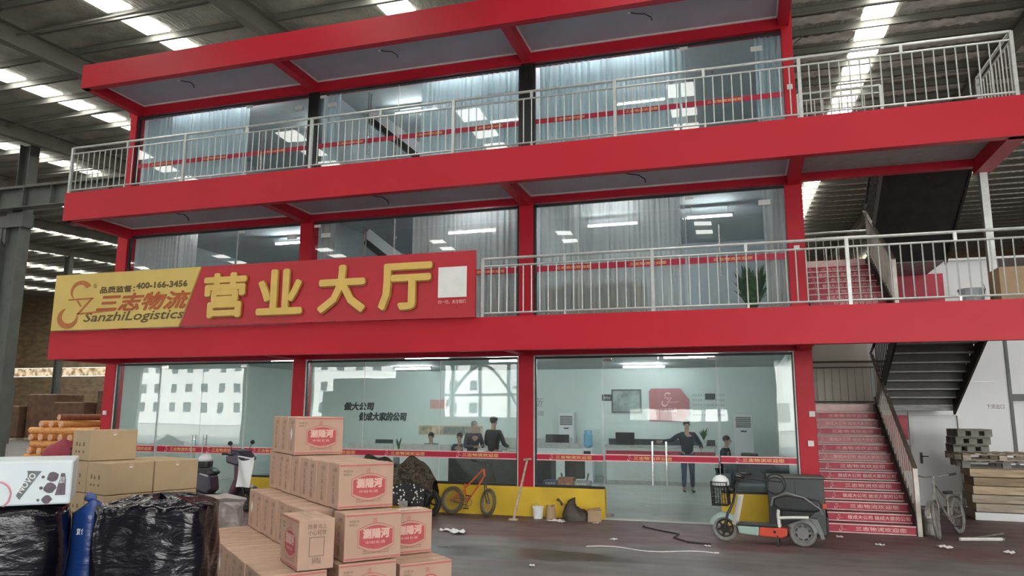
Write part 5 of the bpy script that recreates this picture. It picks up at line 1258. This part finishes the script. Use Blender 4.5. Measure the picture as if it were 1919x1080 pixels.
# ------------------------------------------------------------------ litter along the plinth
lp = thing('wooden_pole', 'wooden pole leaning on the red column before the yellow plinth', 'pole', (10.46, -.62, 0))
MB().tube([(10.44, -.60, .012), (10.55, -.05, 1.08)], .024, 8).build('stick', M_woodg, lp); MB().cyl((10.48, -.07, 1.08), (10.64, -.07, 1.10), .022, 8).build('cross_bar', M_woodg, lp)
MB().box(10.36, -.66, 0, 10.52, -.56, .03).build('foot_plate', M_woodg, lp)
bk_ = thing('paint_bucket', 'small white paint bucket at the foot of the yellow plinth', 'bucket', (10.82, -.24, 0))
MB().lathe([(.085, 0), (.105, .2), (.112, .2), (.112, .22), (.1, .22), (.08, .02)], (10.82, -.24, 0), n=16).build('body', M_panelw, bk_); MB().ring((10.82, -.24, .2), (0, 1, .6), .11, .004, 12, 5, PI, 2 * PI).build('handle', M_steel, bk_)
cb = thing('paper_cup_bag', 'beige paper bag beside the small white bucket', 'bag', (11.06, -.2, 0)); MB().grid(lambda u, v: Vector((11.06 + .10 * math.cos(2 * PI * u) * (1 - .25 * v + .08 * math.sin(u * 19)), -.2 + .07 * math.sin(2 * PI * u) * (1 - .3 * v), .24 * v + .02 * math.sin(u * 13) * v)), 16, 5).build('paper', M_card, cb)
MB().box(11.02, -.24, 0, 11.10, -.16, .02).build('base', M_card, cb)
rbag = thing('rubbish_bag', 'dark rubbish bag slumped against the yellow plinth', 'bag', (11.6, -.22, 0))
def lump(cx, cy, rx, ry, rz2, seed, slope=0.):
    def fn(u, v):
        a = 2 * PI * u; t = PI / 2 * v; k = 1 + .12 * math.sin(3 * a + seed) * math.cos(t) + .08 * math.sin(7 * a + 5 * t + seed)
        return Vector((cx + rx * math.cos(a) * math.cos(t) * k, cy + ry * math.sin(a) * math.cos(t) * k, max(0, rz2 * math.sin(t) * k + slope * math.cos(a) * math.sin(t))))
    return MB().grid(fn, 24, 8)
M_bagd = pm('bag_dark_brown', (.055, .045, .035), .55, var=.4, scale=12)
lump(11.55, -.22, .27, .16, .30, 1.3, -.1).build('sack', M_bagd, rbag, smooth=True); MB().tube([(11.3, -.22, .26), (11.25, -.23, .34), (11.2, -.2, .36)], [.03, .018, .03], 8).build('knot', M_bagd, rbag)
cl = thing('crumpled_carton', 'small crumpled carton at the right end of the yellow plinth', 'carton', (11.92, -.26, 0)); MB().obb((11.92, -.26, .10), (.12, .03, .0), (-.02, .09, 0), (0, .01, .10)).build('body', M_card, cl); MB().obb((11.92, -.27, .215), (.11, .0, .02), (0, .05, .01), (0, 0, .006)).build('flap', M_card, cl)
scr = [(11.25, -.45, .10), (11.38, -.62, .07), (11.1, -.5, .05), (12.0, -.55, .06), (10.0, -2.4, .16), (9.75, -2.2, .12), (16.1, -.75, .07), (16.6, -1.4, .06), (18.3, -1.5, .08), (17.5, -1.3, .1), (18.9, -1.1, .09), (11.9, -4.6, .05), (14.05, -2.35, .05), (12.6, -2.2, .06)]
scl = ['white paper scrap below the beige paper bag', 'torn paper scrap in front of the rubbish bag', 'tiny paper scrap by the white bucket', 'paper scrap before the glass door edge', 'large crumpled pale rag near the lower cartons', 'small crumpled rag beside the large pale rag', 'white scrap at the lower left corner of the red stairs', 'pale scrap on the floor before the red stairs', 'pale rag on the floor below the wooden stack', 'pale scrap in front of the old bicycle', 'crumpled scrap under the wooden stack corner', 'small white speck of paper on the grey floor', 'paper scrap left of the electric scooter front wheel', 'paper scrap on the floor before the glass door']
for i, (x, y, s_) in enumerate(scr):
    o = MB().grid(lambda u, v: Vector(((u - .5) * 2.2 * s_, (v - .5) * 1.5 * s_, .004 + s_ * .35 * abs(math.sin(u * 7 + i) * math.sin(v * 6 + i * 2)))), 6, 6).build('paper_scrap', M_panelw if i % 3 else M_trimw); o.location = (x, y, 0); o.rotation_euler = (0, 0, i * 1.3); tag(o, scl[i], 'scrap', 'scraps on the floor')

bc = thing('loose_cable', 'black cable lying in bends on the red floor before the glass door', 'cable', (13, -1.5, 0))
MB().tube([(12.9, -.75, .012), (13.3, -1.15, .012), (13.55, -1.35, .012), (13.5, -1.75, .012), (13.75, -2.1, .012), (14.1, -2.2, .012)], .014, 6).build('cable', M_black, bc); MB().ell((12.9, -.75, .018), (.03, .02, .018), 8, 6).build('plug', M_black, bc)
wsx = thing('plastic_strap', 'thin white strap lying in a curve on the grey floor', 'strap', (13, -3, 0))
MB().tube([(12.3 + 1.9 * i / 10, -2.95 + .12 * math.sin(i * .9), .006) for i in range(11)], .006, 5).build('strap', M_trimw, wsx); MB().box(14.18, -2.9, 0, 14.24, -2.86, .012).build('strap_end', M_trimw, wsx)

# ------------------------------------------------------------------ orange rolls stacked left of the offices
M_roll = pm('orange_roll', (.72, .34, .11), .6, var=.25, scale=8, stretch=(1, 6, 6)); M_rollred = pm('reddish_roll', (.22, .065, .03), .6, var=.25, scale=8); M_end = pm('roll_end_pale', (.72, .42, .28), .7, var=.3, scale=25)
rolln = 0; ordw = ['first', 'second', 'third', 'fourth', 'fifth', 'sixth', 'seventh', 'eighth', 'ninth']
def roll(p0, p1, r, mat, label):
    p0, p1 = Vector(p0), Vector(p1); t = thing('orange_roll', label, 'roll', (p0 + p1) / 2, 0, 'stacked orange rolls'); d = (p1 - p0).normalized()
    MB().cyl(p0, p1, r, 14).build('sleeve', mat, t)
    for q, s_ in ((p0, -1), (p1, 1)):
        MB().lathe([(r * .92, 0), (r * .8, .012), (r * .55, .006), (r * .45, .014), (r * .2, .008), (0, .012)], q, d * s_, n=14).build('end_face', M_end, t)
R_ = .095; lay = 0; z = R_
yc = 3.2; xc = -4.0
while lay < 9:
    if lay % 2 == 0:
        nn = 6 if lay < 8 else 3
        for i in range(nn): roll((xc - 1.0 + i * .36 + (.35 if lay == 8 else 0), yc - .9, z), (xc - 1.0 + i * .36 + (.35 if lay == 8 else 0), yc + 1.3, z), R_, M_roll, '%s orange roll from the left, end on, in layer %s of the stack' % (ordw[i], ordw[lay]))
    else:
        for i in range(3): roll((xc - 1.25 + .1 * (lay % 3), yc - .78 + i * .8, z), (xc + 1.1 + .1 * (lay % 3), yc - .78 + i * .8, z), R_, M_roll, '%s orange roll lying crosswise in layer %s of the stack' % (['front', 'middle', 'rear'][i], ordw[lay]))
    z += R_ * 2; lay += 1
roll((xc - .02, yc - .9, z), (xc + .55, yc + 1.4, z), R_, M_rollred, 'single topmost roll of the orange stack')
for i in range(3): roll((xc + .55, yc + .1 + i * .21, z - .19 * (i == 5)), (xc + 2.6, yc + .5 + i * .21, z), R_, M_rollred, '%s long reddish roll lying across the top of the orange stack' % ['front', 'middle', 'rear'][i])
rs = thing('red_sack', 'dark red sack standing before the orange rolls', 'sack', (.35, -1.5, 0))
M_sack = pm('sack_red', (.27, .025, .05), .6, var=.2)
def fsack(u, v):
    a = 2 * PI * u; zz = 1.36 * v; k = (1 + .1 * math.sin(3 * a + 1)) * (1 if v < .75 else math.sqrt(max(0, 1 - ((v - .75) / .25) ** 2)) + .02)
    return Vector((.35 + .40 * math.cos(a) * k, -1.5 + .3 * math.sin(a) * k, zz + .05 * math.cos(a) * v))
MB().grid(fsack, 24, 14).build('cloth', M_sack, rs, smooth=True); MB().tube([(.70, -1.55, 1.05), (.80, -1.58, 1.14), (.78, -1.6, 1.22)], [.06, .04, .06], 8).build('tie', M_bagd, rs)
# ------------------------------------------------------------------ wine cartons in the foreground
PO = Vector((11.9, -9.7, 0)); PU = Vector((.664, .748, 0)); PV = Vector((-.748, .664, 0)); PRZ = math.atan2(PU.y, PU.x)
CWd, CDp, CH = .41, .235, .318
def pill(w, h, k=.12, n=7):
    pts = []
    for i in range(n + 1): f = i / n; pts.append((-w / 2 + w * f, h / 2 - k * h + k * h * 2 * math.sin(PI * f)))
    for i in range(n + 1): f = i / n; pts.append((w / 2 - w * f, -h / 2 + k * h - k * h * 2 * math.sin(PI * f)))
    return pts
def carton_parts(t, front=True, side=True, diamond=False, roundlogo=False, top=True):
    w, d, h = CWd, CDp, CH; P = lambda mb, n, m, p=t, **k: mb.build(n, m, p, world=False, **k)
    P(MB().box(-w / 2, 0, .002, w / 2, d, h - .003), 'board_body', M_cardw, bevel=.006)
    P(MB().box(-w / 2 + .002, d / 2 - .025, h - .0035, w / 2 - .002, d / 2 + .025, h - .0015), 'tape', M_tape)
    if front:
        for z in (.012, h - .022): P(MB().box(-w / 2 + .006, -.0018, z, w / 2 - .006, -.0006, z + .011), 'red_border', M_cartl)
        if roundlogo:
            q = P(MB().lathe([(.085, 0), (.085, .001), (0, .001)], (.03, -.0012, h * .46), (0, -1, 0), 24), 'round_seal', M_cart)
            P(MB().ring((.03, -.0022, h * .46), (0, 1, 0), .072, .004, 24, 4), 'seal_ring', M_cream, q); P(MB().ring((.03, -.0022, h * .46), (0, 1, 0), .036, .004, 18, 4), 'inner_ring', M_cream, q)
        else:
            ol = MB().prism(pill(.265, .155, .13), (.02, -.0008, h * .47), X, Z, Y * -.0008); P(ol, 'cartouche_outline', M_cartl)
            ol = MB().prism(pill(.256, .146, .13), (.02, -.0014, h * .47), X, Z, Y * -.0008); P(ol, 'cartouche_gap', M_cardw)
            q = P(MB().prism(pill(.24, .125, .13), (.02, -.002, h * .475), X, Z, Y * -.001), 'cartouche', M_cart)
            text('lettering', '瀏陽河', M_cream, q, (-.075, -.0036, h * .46), X, Z, .19, .062, world=False, bold=.0035)
            text('small_lettering', '中国名酒', M_cream, q, (-.055, -.0036, h * .345), X, Z, .14, .018, world=False)
        text('crest', '酒', M_cartl, t, (-.01, -.0015, h * .77), X, Z, .035, .035, world=False)
        text('corner_print', '净含量 500', M_ink, t, (-.175, -.0015, h * .80), X, Z, .07, .018, world=False); text('corner_print', '酒精度 52', M_ink, t, (-.175, -.0015, h * .73), X, Z, .06, .016, world=False)
        for z in (.045, .06): text('maker_line', '湖南浏阳河酒业有限公司出品', M_ink, t, (-.075, -.0015, z), X, Z, .19, .009, world=False)
    if side:
        Vx = -Y
        text('side_print', '小心轻放', M_ink, t, (-w / 2 - .0015, d * .60, h * .80), Vx, Z, .09, .03, world=False)
        for k in range(4): text('side_print', '浏阳河酒'[k], M_ink, t, (-w / 2 - .0015, d * .55, h * .62 - k * .045), Vx, Z, .032, .034, world=False)
        text('side_print', '易碎', M_ink, t, (-w / 2 - .0015, d * .58, h * .1), Vx, Z, .06, .035, world=False)
        if diamond: P(MB().prism([(0, -.055), (.032, 0), (0, .055), (-.032, 0)], (-w / 2 - .001, d * .5, h * .55), Y, Z, X * -.001), 'diamond_label', M_white)
def base_carton(front, side, diamond=False, roundlogo=False):
    t = thing('wine_carton', 'x', 'carton', (0, 0, 0), 0, 'wine cartons in the foreground'); carton_parts(t, front, side, diamond, roundlogo); return t
T_full = base_carton(True, True); T_dia = base_carton(False, True, True); T_side = base_carton(False, True); T_round = base_carton(True, False, False, True); T_plain = base_carton(False, False); T_fulld = base_carton(True, True, True)
used = set()
def put(T, a, b, z, label, drz=0.):
    p = PO + PU * (a + CWd / 2) + PV * b; loc = (p.x, p.y, z)
    if id(T) not in used:
        used.add(id(T)); T.location = loc; T.rotation_euler = (0, 0, PRZ + drz); T['label'] = label; return T
    return copy_tree(T, loc, PRZ + drz, label=label)
z1, z2, z3, z4, z5, z6 = 1.64, 1.32, 1.0, .68, .36, .04
nth = ['first', 'second', 'third', 'fourth', 'fifth', 'sixth', 'seventh', 'eighth', 'ninth']
put(T_fulld, -.03, 1.08, z1, 'topmost wine carton of the pile, red label facing front', -.04)
put(T_side, -.03, 1.33, z1, 'wine carton directly behind the topmost one')
put(T_side, -.03, 1.575, z1, 'rearmost wine carton of the top layer')
put(T_full, -.01, -.02, z2, 'front wine carton of the second layer, just below the top of the pile')
for i in range(1, 8): put(T_side, -.01 - (.008 * (i % 3)), -.02 + i * .243, z2, '%s wine carton behind the front one in the second layer' % nth[i - 1])
put(T_full, -.02, -.21, z3, 'front middle wine carton of the third layer with a red label')
rot = copy_tree(T_full, None, None, label='single wine carton turned sideways at the left front of the third layer')
pr = PO + PU * -.365 + PV * (-.335 + CWd / 2); rot.location = (pr.x, pr.y, z3); rot.rotation_euler = (0, 0, PRZ - PI / 2)
for ch in list(rot.children):
    if ch.name.startswith('side_print'): bpy.data.objects.remove(ch)
# the turned carton shows its end face towards the camera
for args in (('长城物流', .12, .80, .14, .03), ('小心轻放', .12, .68, .13, .03)):
    pass
for k, (tx, z_, w_, h_) in enumerate([('防潮 向上', .80, .12, .03), ('小心轻放', .68, .12, .032), ('易碎物品', .12, .06, .04)]):
    text('end_print', tx, M_ink, rot, (CWd / 2 + .0015, .06 + (.03 if k == 2 else 0), CH * z_), Y, Z, w_, h_, world=False)
ew = MB()
for (a, b, c, d) in ((.07, .085, .168, .088), (.07, .20, .168, .203), (.07, .085, .073, .203), (.165, .085, .168, .203)): ew.box(CWd / 2, a, b, CWd / 2 + .0012, c, d)
ew.build('end_window_print', M_ink, rot, world=False)
for i in range(7): put(T_dia if i == 6 else T_side, -.20 - .006 * (i % 2), .14 + i * .243, z3, '%s wine carton in the dark left row of the third layer' % nth[i])
put(T_full, .40, .17, .94, 'right wine carton set back beside the front one in the third layer')
put(T_round, .42, -.14, .62, 'wine carton with a round red seal at the lower right corner of the pile')
for k, z in ((0, .30), (1, -.02)): put(T_full, .42, -.12 + .02 * k, z + (.0 if k == 0 else .02), ['lower', 'lowest'][k] + ' right corner wine carton under the round seal one')
for k, z in ((0, .62), (1, .30), (2, .0)): put(T_plain, .42, .11, z, '%s wine carton hidden behind the right corner stack' % ['upper', 'middle', 'bottom'][k])
for L, z, nm in ((4, z4, 'fourth'), (5, z5, 'fifth'), (6, z6, 'sixth')):
    for i in range(9):
        T = (T_fulld if i == 0 else (T_dia if i in (5, 6, 8) else T_side)) if L < 6 else T_plain
        put(T, -.58 + .005 * ((i + L) % 2), -.335 + i * .243, z, '%s wine carton from the front in the long left row of the %s layer' % (nth[i], nm))
    for i in range(5):
        put(T_full if i == 0 else T_plain, -.06, -.24 + i * .243, z, '%s wine carton from the front in the middle row of the %s layer' % (nth[i], nm))
for i in range(3):
    put(T_plain, -.06, .98 + i * .243, z4, '%s hidden wine carton deep in the fourth layer' % nth[i]); put(T_plain, -.06, .98 + i * .243, z5, '%s hidden wine carton deep in the fifth layer' % nth[i]); put(T_plain, -.06, .98 + i * .243, z6, '%s hidden wine carton deep in the sixth layer' % nth[i])
bd = thing('base_board', 'flat wooden board under the pile of wine cartons', 'board', (12, -9.5, 0), PRZ)
pb = PO; c0 = MB()
o_ = PO + PU * -.62 + PV * -.4
MB().prism([(0, 0), (1.02, 0), (1.02, 2.3), (0, 2.3)], (o_.x, o_.y, 0), PU, PV, Z * .038).build('board', M_woodg, None).name = 'base_panel'
_b = bpy.data.objects['base_panel']; bpy.data.objects.remove(bd); tag(_b, 'flat wooden board under the pile of wine cartons', 'board'); _b.name = 'base_board'

# ------------------------------------------------------------------ plain brown cartons
Q = Vector((9.38, -9.24, 0)); QU = Vector((.334, .942, 0)); QV = Vector((-.942, .334, 0)); QRZ = math.atan2(QU.y, QU.x)
M_card2 = pm('plain_carton_board', (.42, .31, .19), .8, var=.06, scale=3, bump=.05, bscale=25)
pc = thing('brown_carton', 'x', 'carton', (0, 0, 0), 0, 'plain brown cartons')
MB().box(0, 0, .002, .42, .35, .272).build('board_body', M_card2, pc, world=False, bevel=.006)
MB().box(.19, -.001, .225, .23, .10, .2735).box(.19, .10, .2715, .23, .351, .2735).build('tape', M_tape, pc, world=False)
MB().prism([(.19, .235), (.21, .222), (.23, .235)], (0, -.0012, 0), X, Z, Y * .001).build('tape_end', M_white, pc, world=False)
for k, y in enumerate((.26, .20, .12)):
    MB().prism([(-.018, 0), (.018, 0), (0, .035)] if k == 1 else [(-.012, 0), (.012, 0), (.012, .035), (-.012, .035)], (-.001, y, .13), -Y, Z, X * -.001).build('handling_mark', M_ink, pc, world=False); MB().prism([(-.012, 0), (.012, 0), (.012, .02), (-.012, .02)], (-.001, y, .07), -Y, Z, X * -.001).build('handling_mark', M_ink, pc, world=False)
spots = [(0, .34, 1.552, 'topmost plain brown carton above the black wrapped bundle'), (0, 0, 1.278, 'left front plain brown carton touching the black bundle'), (.43, 0, 1.278, 'right front plain brown carton behind the black bundle'), (0, .36, 1.278, 'plain brown carton with handling marks behind the left front one'), (.43, .36, 1.278, 'plain brown carton behind the right front one')]
for L in range(5):
    for i, (a, b) in enumerate(((0, 0), (.43, 0), (0, .36), (.43, .36))): spots.append((a, b, L * .2555, 'plain brown carton hidden in layer %s, %s' % (nth[L], ['left front', 'right front', 'left rear', 'right rear'][i])))
for i, (a, b, z, lb) in enumerate(spots):
    p = Q + QU * a + QV * b
    o = pc if i == 0 else copy_tree(pc)
    o.location = (p.x, p.y, z); o.rotation_euler = (0, 0, QRZ); o['label'] = lb
    if i >= 5: o.scale = (1, 1, .93)

# ------------------------------------------------------------------ film wrapped bundles
def film_material(name, col, rough=.18, spec=.6):
    m = bpy.data.materials.new(name); m.use_nodes = True; n, l = nodes_of(m); b = n['Principled BSDF']
    b.inputs['Base Color'].default_value = (*col, 1); b.inputs['Roughness'].default_value = rough; b.inputs['Specular IOR Level'].default_value = spec
    tc = n.new('ShaderNodeTexCoord'); mp = n.new('ShaderNodeMapping'); mp.inputs['Scale'].default_value = (1.0, 1.0, 2.6); mp.inputs['Rotation'].default_value = (.35, .6, 0)
    l.new(tc.outputs['Object'], mp.inputs[0]); ns = n.new('ShaderNodeTexNoise'); ns.inputs['Scale'].default_value = 3.6; ns.inputs['Detail'].default_value = 5; ns.inputs['Distortion'].default_value = 1.6; l.new(mp.outputs[0], ns.inputs[0])
    n2 = n.new('ShaderNodeTexNoise'); n2.inputs['Scale'].default_value = 1.5; l.new(tc.outputs['Object'], n2.inputs[0])
    cr = n.new('ShaderNodeValToRGB'); cr.color_ramp.elements[0].color = (*[c * .7 for c in col], 1); cr.color_ramp.elements[1].color = (*[c * 1.4 for c in col], 1); l.new(n2.outputs[0], cr.inputs[0]); l.new(cr.outputs[0], b.inputs['Base Color'])
    bp = n.new('ShaderNodeBump'); bp.inputs['Strength'].default_value = .38; bp.inputs['Distance'].default_value = .03; l.new(ns.outputs[0], bp.inputs['Height']); l.new(bp.outputs[0], b.inputs['Normal'])
    return m
M_filmb = film_material('black_stretch_film', (.004, .004, .008), .13, .5); M_filmc = film_material('dusty_clear_film', (.36, .32, .31), .3); M_blueb = film_material('blue_sack_film', (.014, .05, .21), .3)
def bundle(name, label, cat, corner, u, w, d, h, mat, seed=0., rnd=.10, wr=.011, sag=.05):
    u = Vector(u).normalized(); v = Vector((-u.y, u.x, 0)); c = Vector(corner) + u * w / 2 + v * d / 2
    t = thing(name, label, cat, (c.x, c.y, 0))
    NU, NV = 72, 30
    def fn(uu, vv):
        a = 2 * PI * uu; ca, sa = math.cos(a), math.sin(a); e_ = 5.0
        rr = (abs(ca) ** e_ + abs(sa) ** e_) ** (-1 / e_)
        side = min(1., vv / .72); z = h * side
        k = 1.0
        if vv > .72:
            f = (vv - .72) / .28; z = h + sag * math.sin(PI / 2 * min(1, f * 1.5)) ; k = 1 - f
            z -= .02 * math.sin(a * 5 + seed) * f
        else: k = 1 - .06 * max(0, side - .8) / .2 - .02 * math.sin(side * 9 + seed)
        wri = wr * (math.sin(a * 7 + z * 9 + seed) * .6 + math.sin(a * 17 - z * 13 + seed * 2) * .35 + math.sin(z * 15 + a * 5) * .25)
        q = c + u * ca * rr * (w / 2 * k + wri * (k > .1)) + v * sa * rr * (d / 2 * k + wri * (k > .1))
        return Vector((q.x, q.y, max(0, z + wri * .6 * (side > .05))))
    MB().grid(fn, NU, NV).build('film_wrap', mat, t, smooth=True)
    MB().obb((c.x, c.y, .02), u * w * .47, v * d * .47, Z * .02).build('pallet_base', M_woodg, t)
    return t
b1 = bundle('wrapped_bundle', 'black film wrapped bundle in the centre left foreground', 'bundle', (10.99, -10.98, 0), (.93, .37, 0), .66, .50, 1.43, M_filmb, 1.0)
fl = MB()
for i in range(5): fl.tube([(11.05 + .1 * i, -10.9 + .05 * i, 1.38 - .03 * i), (11.2 + .08 * i, -10.84 + .05 * i, 1.455), (11.35 + .05 * i, -10.70 + .03 * i, 1.475 - .01 * i)], [.012, .02, .01], 6)
fl.build('film_fold', M_filmb, b1)
WP = Vector((10.672, -10.79, 0)); WU = Vector((.72, .694, 0)); WV = Vector((-.694, .72, 0))
b2_ = bundle('wrapped_bundle', 'dark film wrapped pallet at the left edge under the white carton', 'bundle', WP - WU * 1.12 - WV * .03, WU, 1.12, .66, 1.40, M_filmb, 2.4, sag=.03)
wc = thing('white_carton', 'white printed carton with dark fruit pictures and a pink heart on the black pallet', 'carton', (WP.x, WP.y, 1.445))
MB().prism([(-1.1, 0), (0, 0), (0, .56), (-1.1, .56)], (WP.x, WP.y, 1.435), WU, WV, Z * .262).build('board_body', pm('white_carton_board', (.60, .68, .72), .4, var=.05, scale=4), wc, bevel=.012)
def onf(x, z, dy=.0015): p = WP + WU * x - WV * dy; return Vector((p.x, p.y, 1.435 + z))
def flat(poly, nm, mat, dy=.0015, par=wc): return MB().prism(poly, onf(0, 0, dy), WU, Z, -WV * .0012).build(nm, mat, par)
M_pd = pm('print_slate', (.12, .14, .15), .5, var=.2); M_pp = pm('print_plum', (.085, .06, .08), .5, var=.3, scale=30); M_pink = pm('print_pink', (.60, .26, .32), .5)
rb2 = flat([(-.285, .06), (-.265, .035), (-.185, .17), (-.165, .20), (-.24, .205), (-.235, .175)], 'dark_ribbon', M_pd)
dirv = (WU * .085 + Z * .125).normalized(); upv = (Z * .085 - WU * .125).normalized()
text('lettering', 'NOVO', M_white, rb2, onf(-.258, .072, .004), dirv, upv, .125, .036, offset=.01)
for i, (x, z, r) in enumerate([(-.105, .165, .030), (-.115, .10, .032), (-.125, .032, .026), (-.155, .165, .009), (-.16, .10, .010), (-.17, .03, .008)]):
    flat([(x + r * math.cos(a * PI / 6) * (1 + .15 * math.sin(a * 2 + i)), z + r * math.sin(a * PI / 6)) for a in range(12)], 'berry_print', M_pp)
pn2 = flat([(-.085, .055), (-.03, .055), (-.035, .15), (-.042, .185), (-.062, .185), (-.07, .14)], 'dark_picture', M_pp)
text('lettering', '国货', M_white, pn2, onf(-.068, .125, .004), WU, Z, .028, .04)
hp_ = []
for i in range(15): f = i / 14; hp_.append((-.385 + .075 * math.cos(PI * (1.05 - 1.15 * f)) + (.0 if f < .9 else -.03 * (f - .9) * 10), .06 + .085 * math.sin(PI * max(0, min(1, 1.05 - 1.15 * f))) - (.0 if f < .85 else (f - .85) * .4)))
hh_ = MB().tube([onf(x, z, .002) for x, z in hp_], .006, 6); hh_.build('pink_heart', M_pink, wc)
bl_ = thing('blue_sack', 'blue plastic sack squeezed between the two black bundles', 'sack', (10.60, -10.52, 0))
def bs(u, v):
    a = 2 * PI * u; k = (1 + .10 * math.sin(3 * a + 4 * v)) * (1 if v < .95 else (1.0 - v) / .05 + .02); return Vector((10.535 + .10 * math.cos(a) * k + .01 * math.sin(v * 9), -10.50 + .10 * math.sin(a) * k, 1.43 * v + .02 * math.cos(a)))
MB().grid(bs, 24, 20).build('plastic', M_blueb, bl_, smooth=True)
text('white_print', '复合肥', M_white, bl_, (10.56, -10.615, 1.22), Vector((.72, .69, 0)), Z, .07, .04); MB().tube([(10.50, -10.5, 1.43), (10.54, -10.52, 1.445), (10.57, -10.5, 1.43)], [.02, .03, .02], 8).build('tied_top', M_blueb, bl_)
b3_ = bundle('wrapped_bundle', 'low bundle in dusty clear film behind the wine cartons', 'bundle', (9.05, -8.15, 0), (.80, .60, 0), .75, .6, 1.02, M_filmc, .4, sag=.08, wr=.03)
MB().tube([(9.3, -8.0, 1.08), (9.5, -7.8, 1.12), (9.65, -7.65, 1.09)], [.02, .05, .02], 6).build('film_fold', M_filmc, b3_)
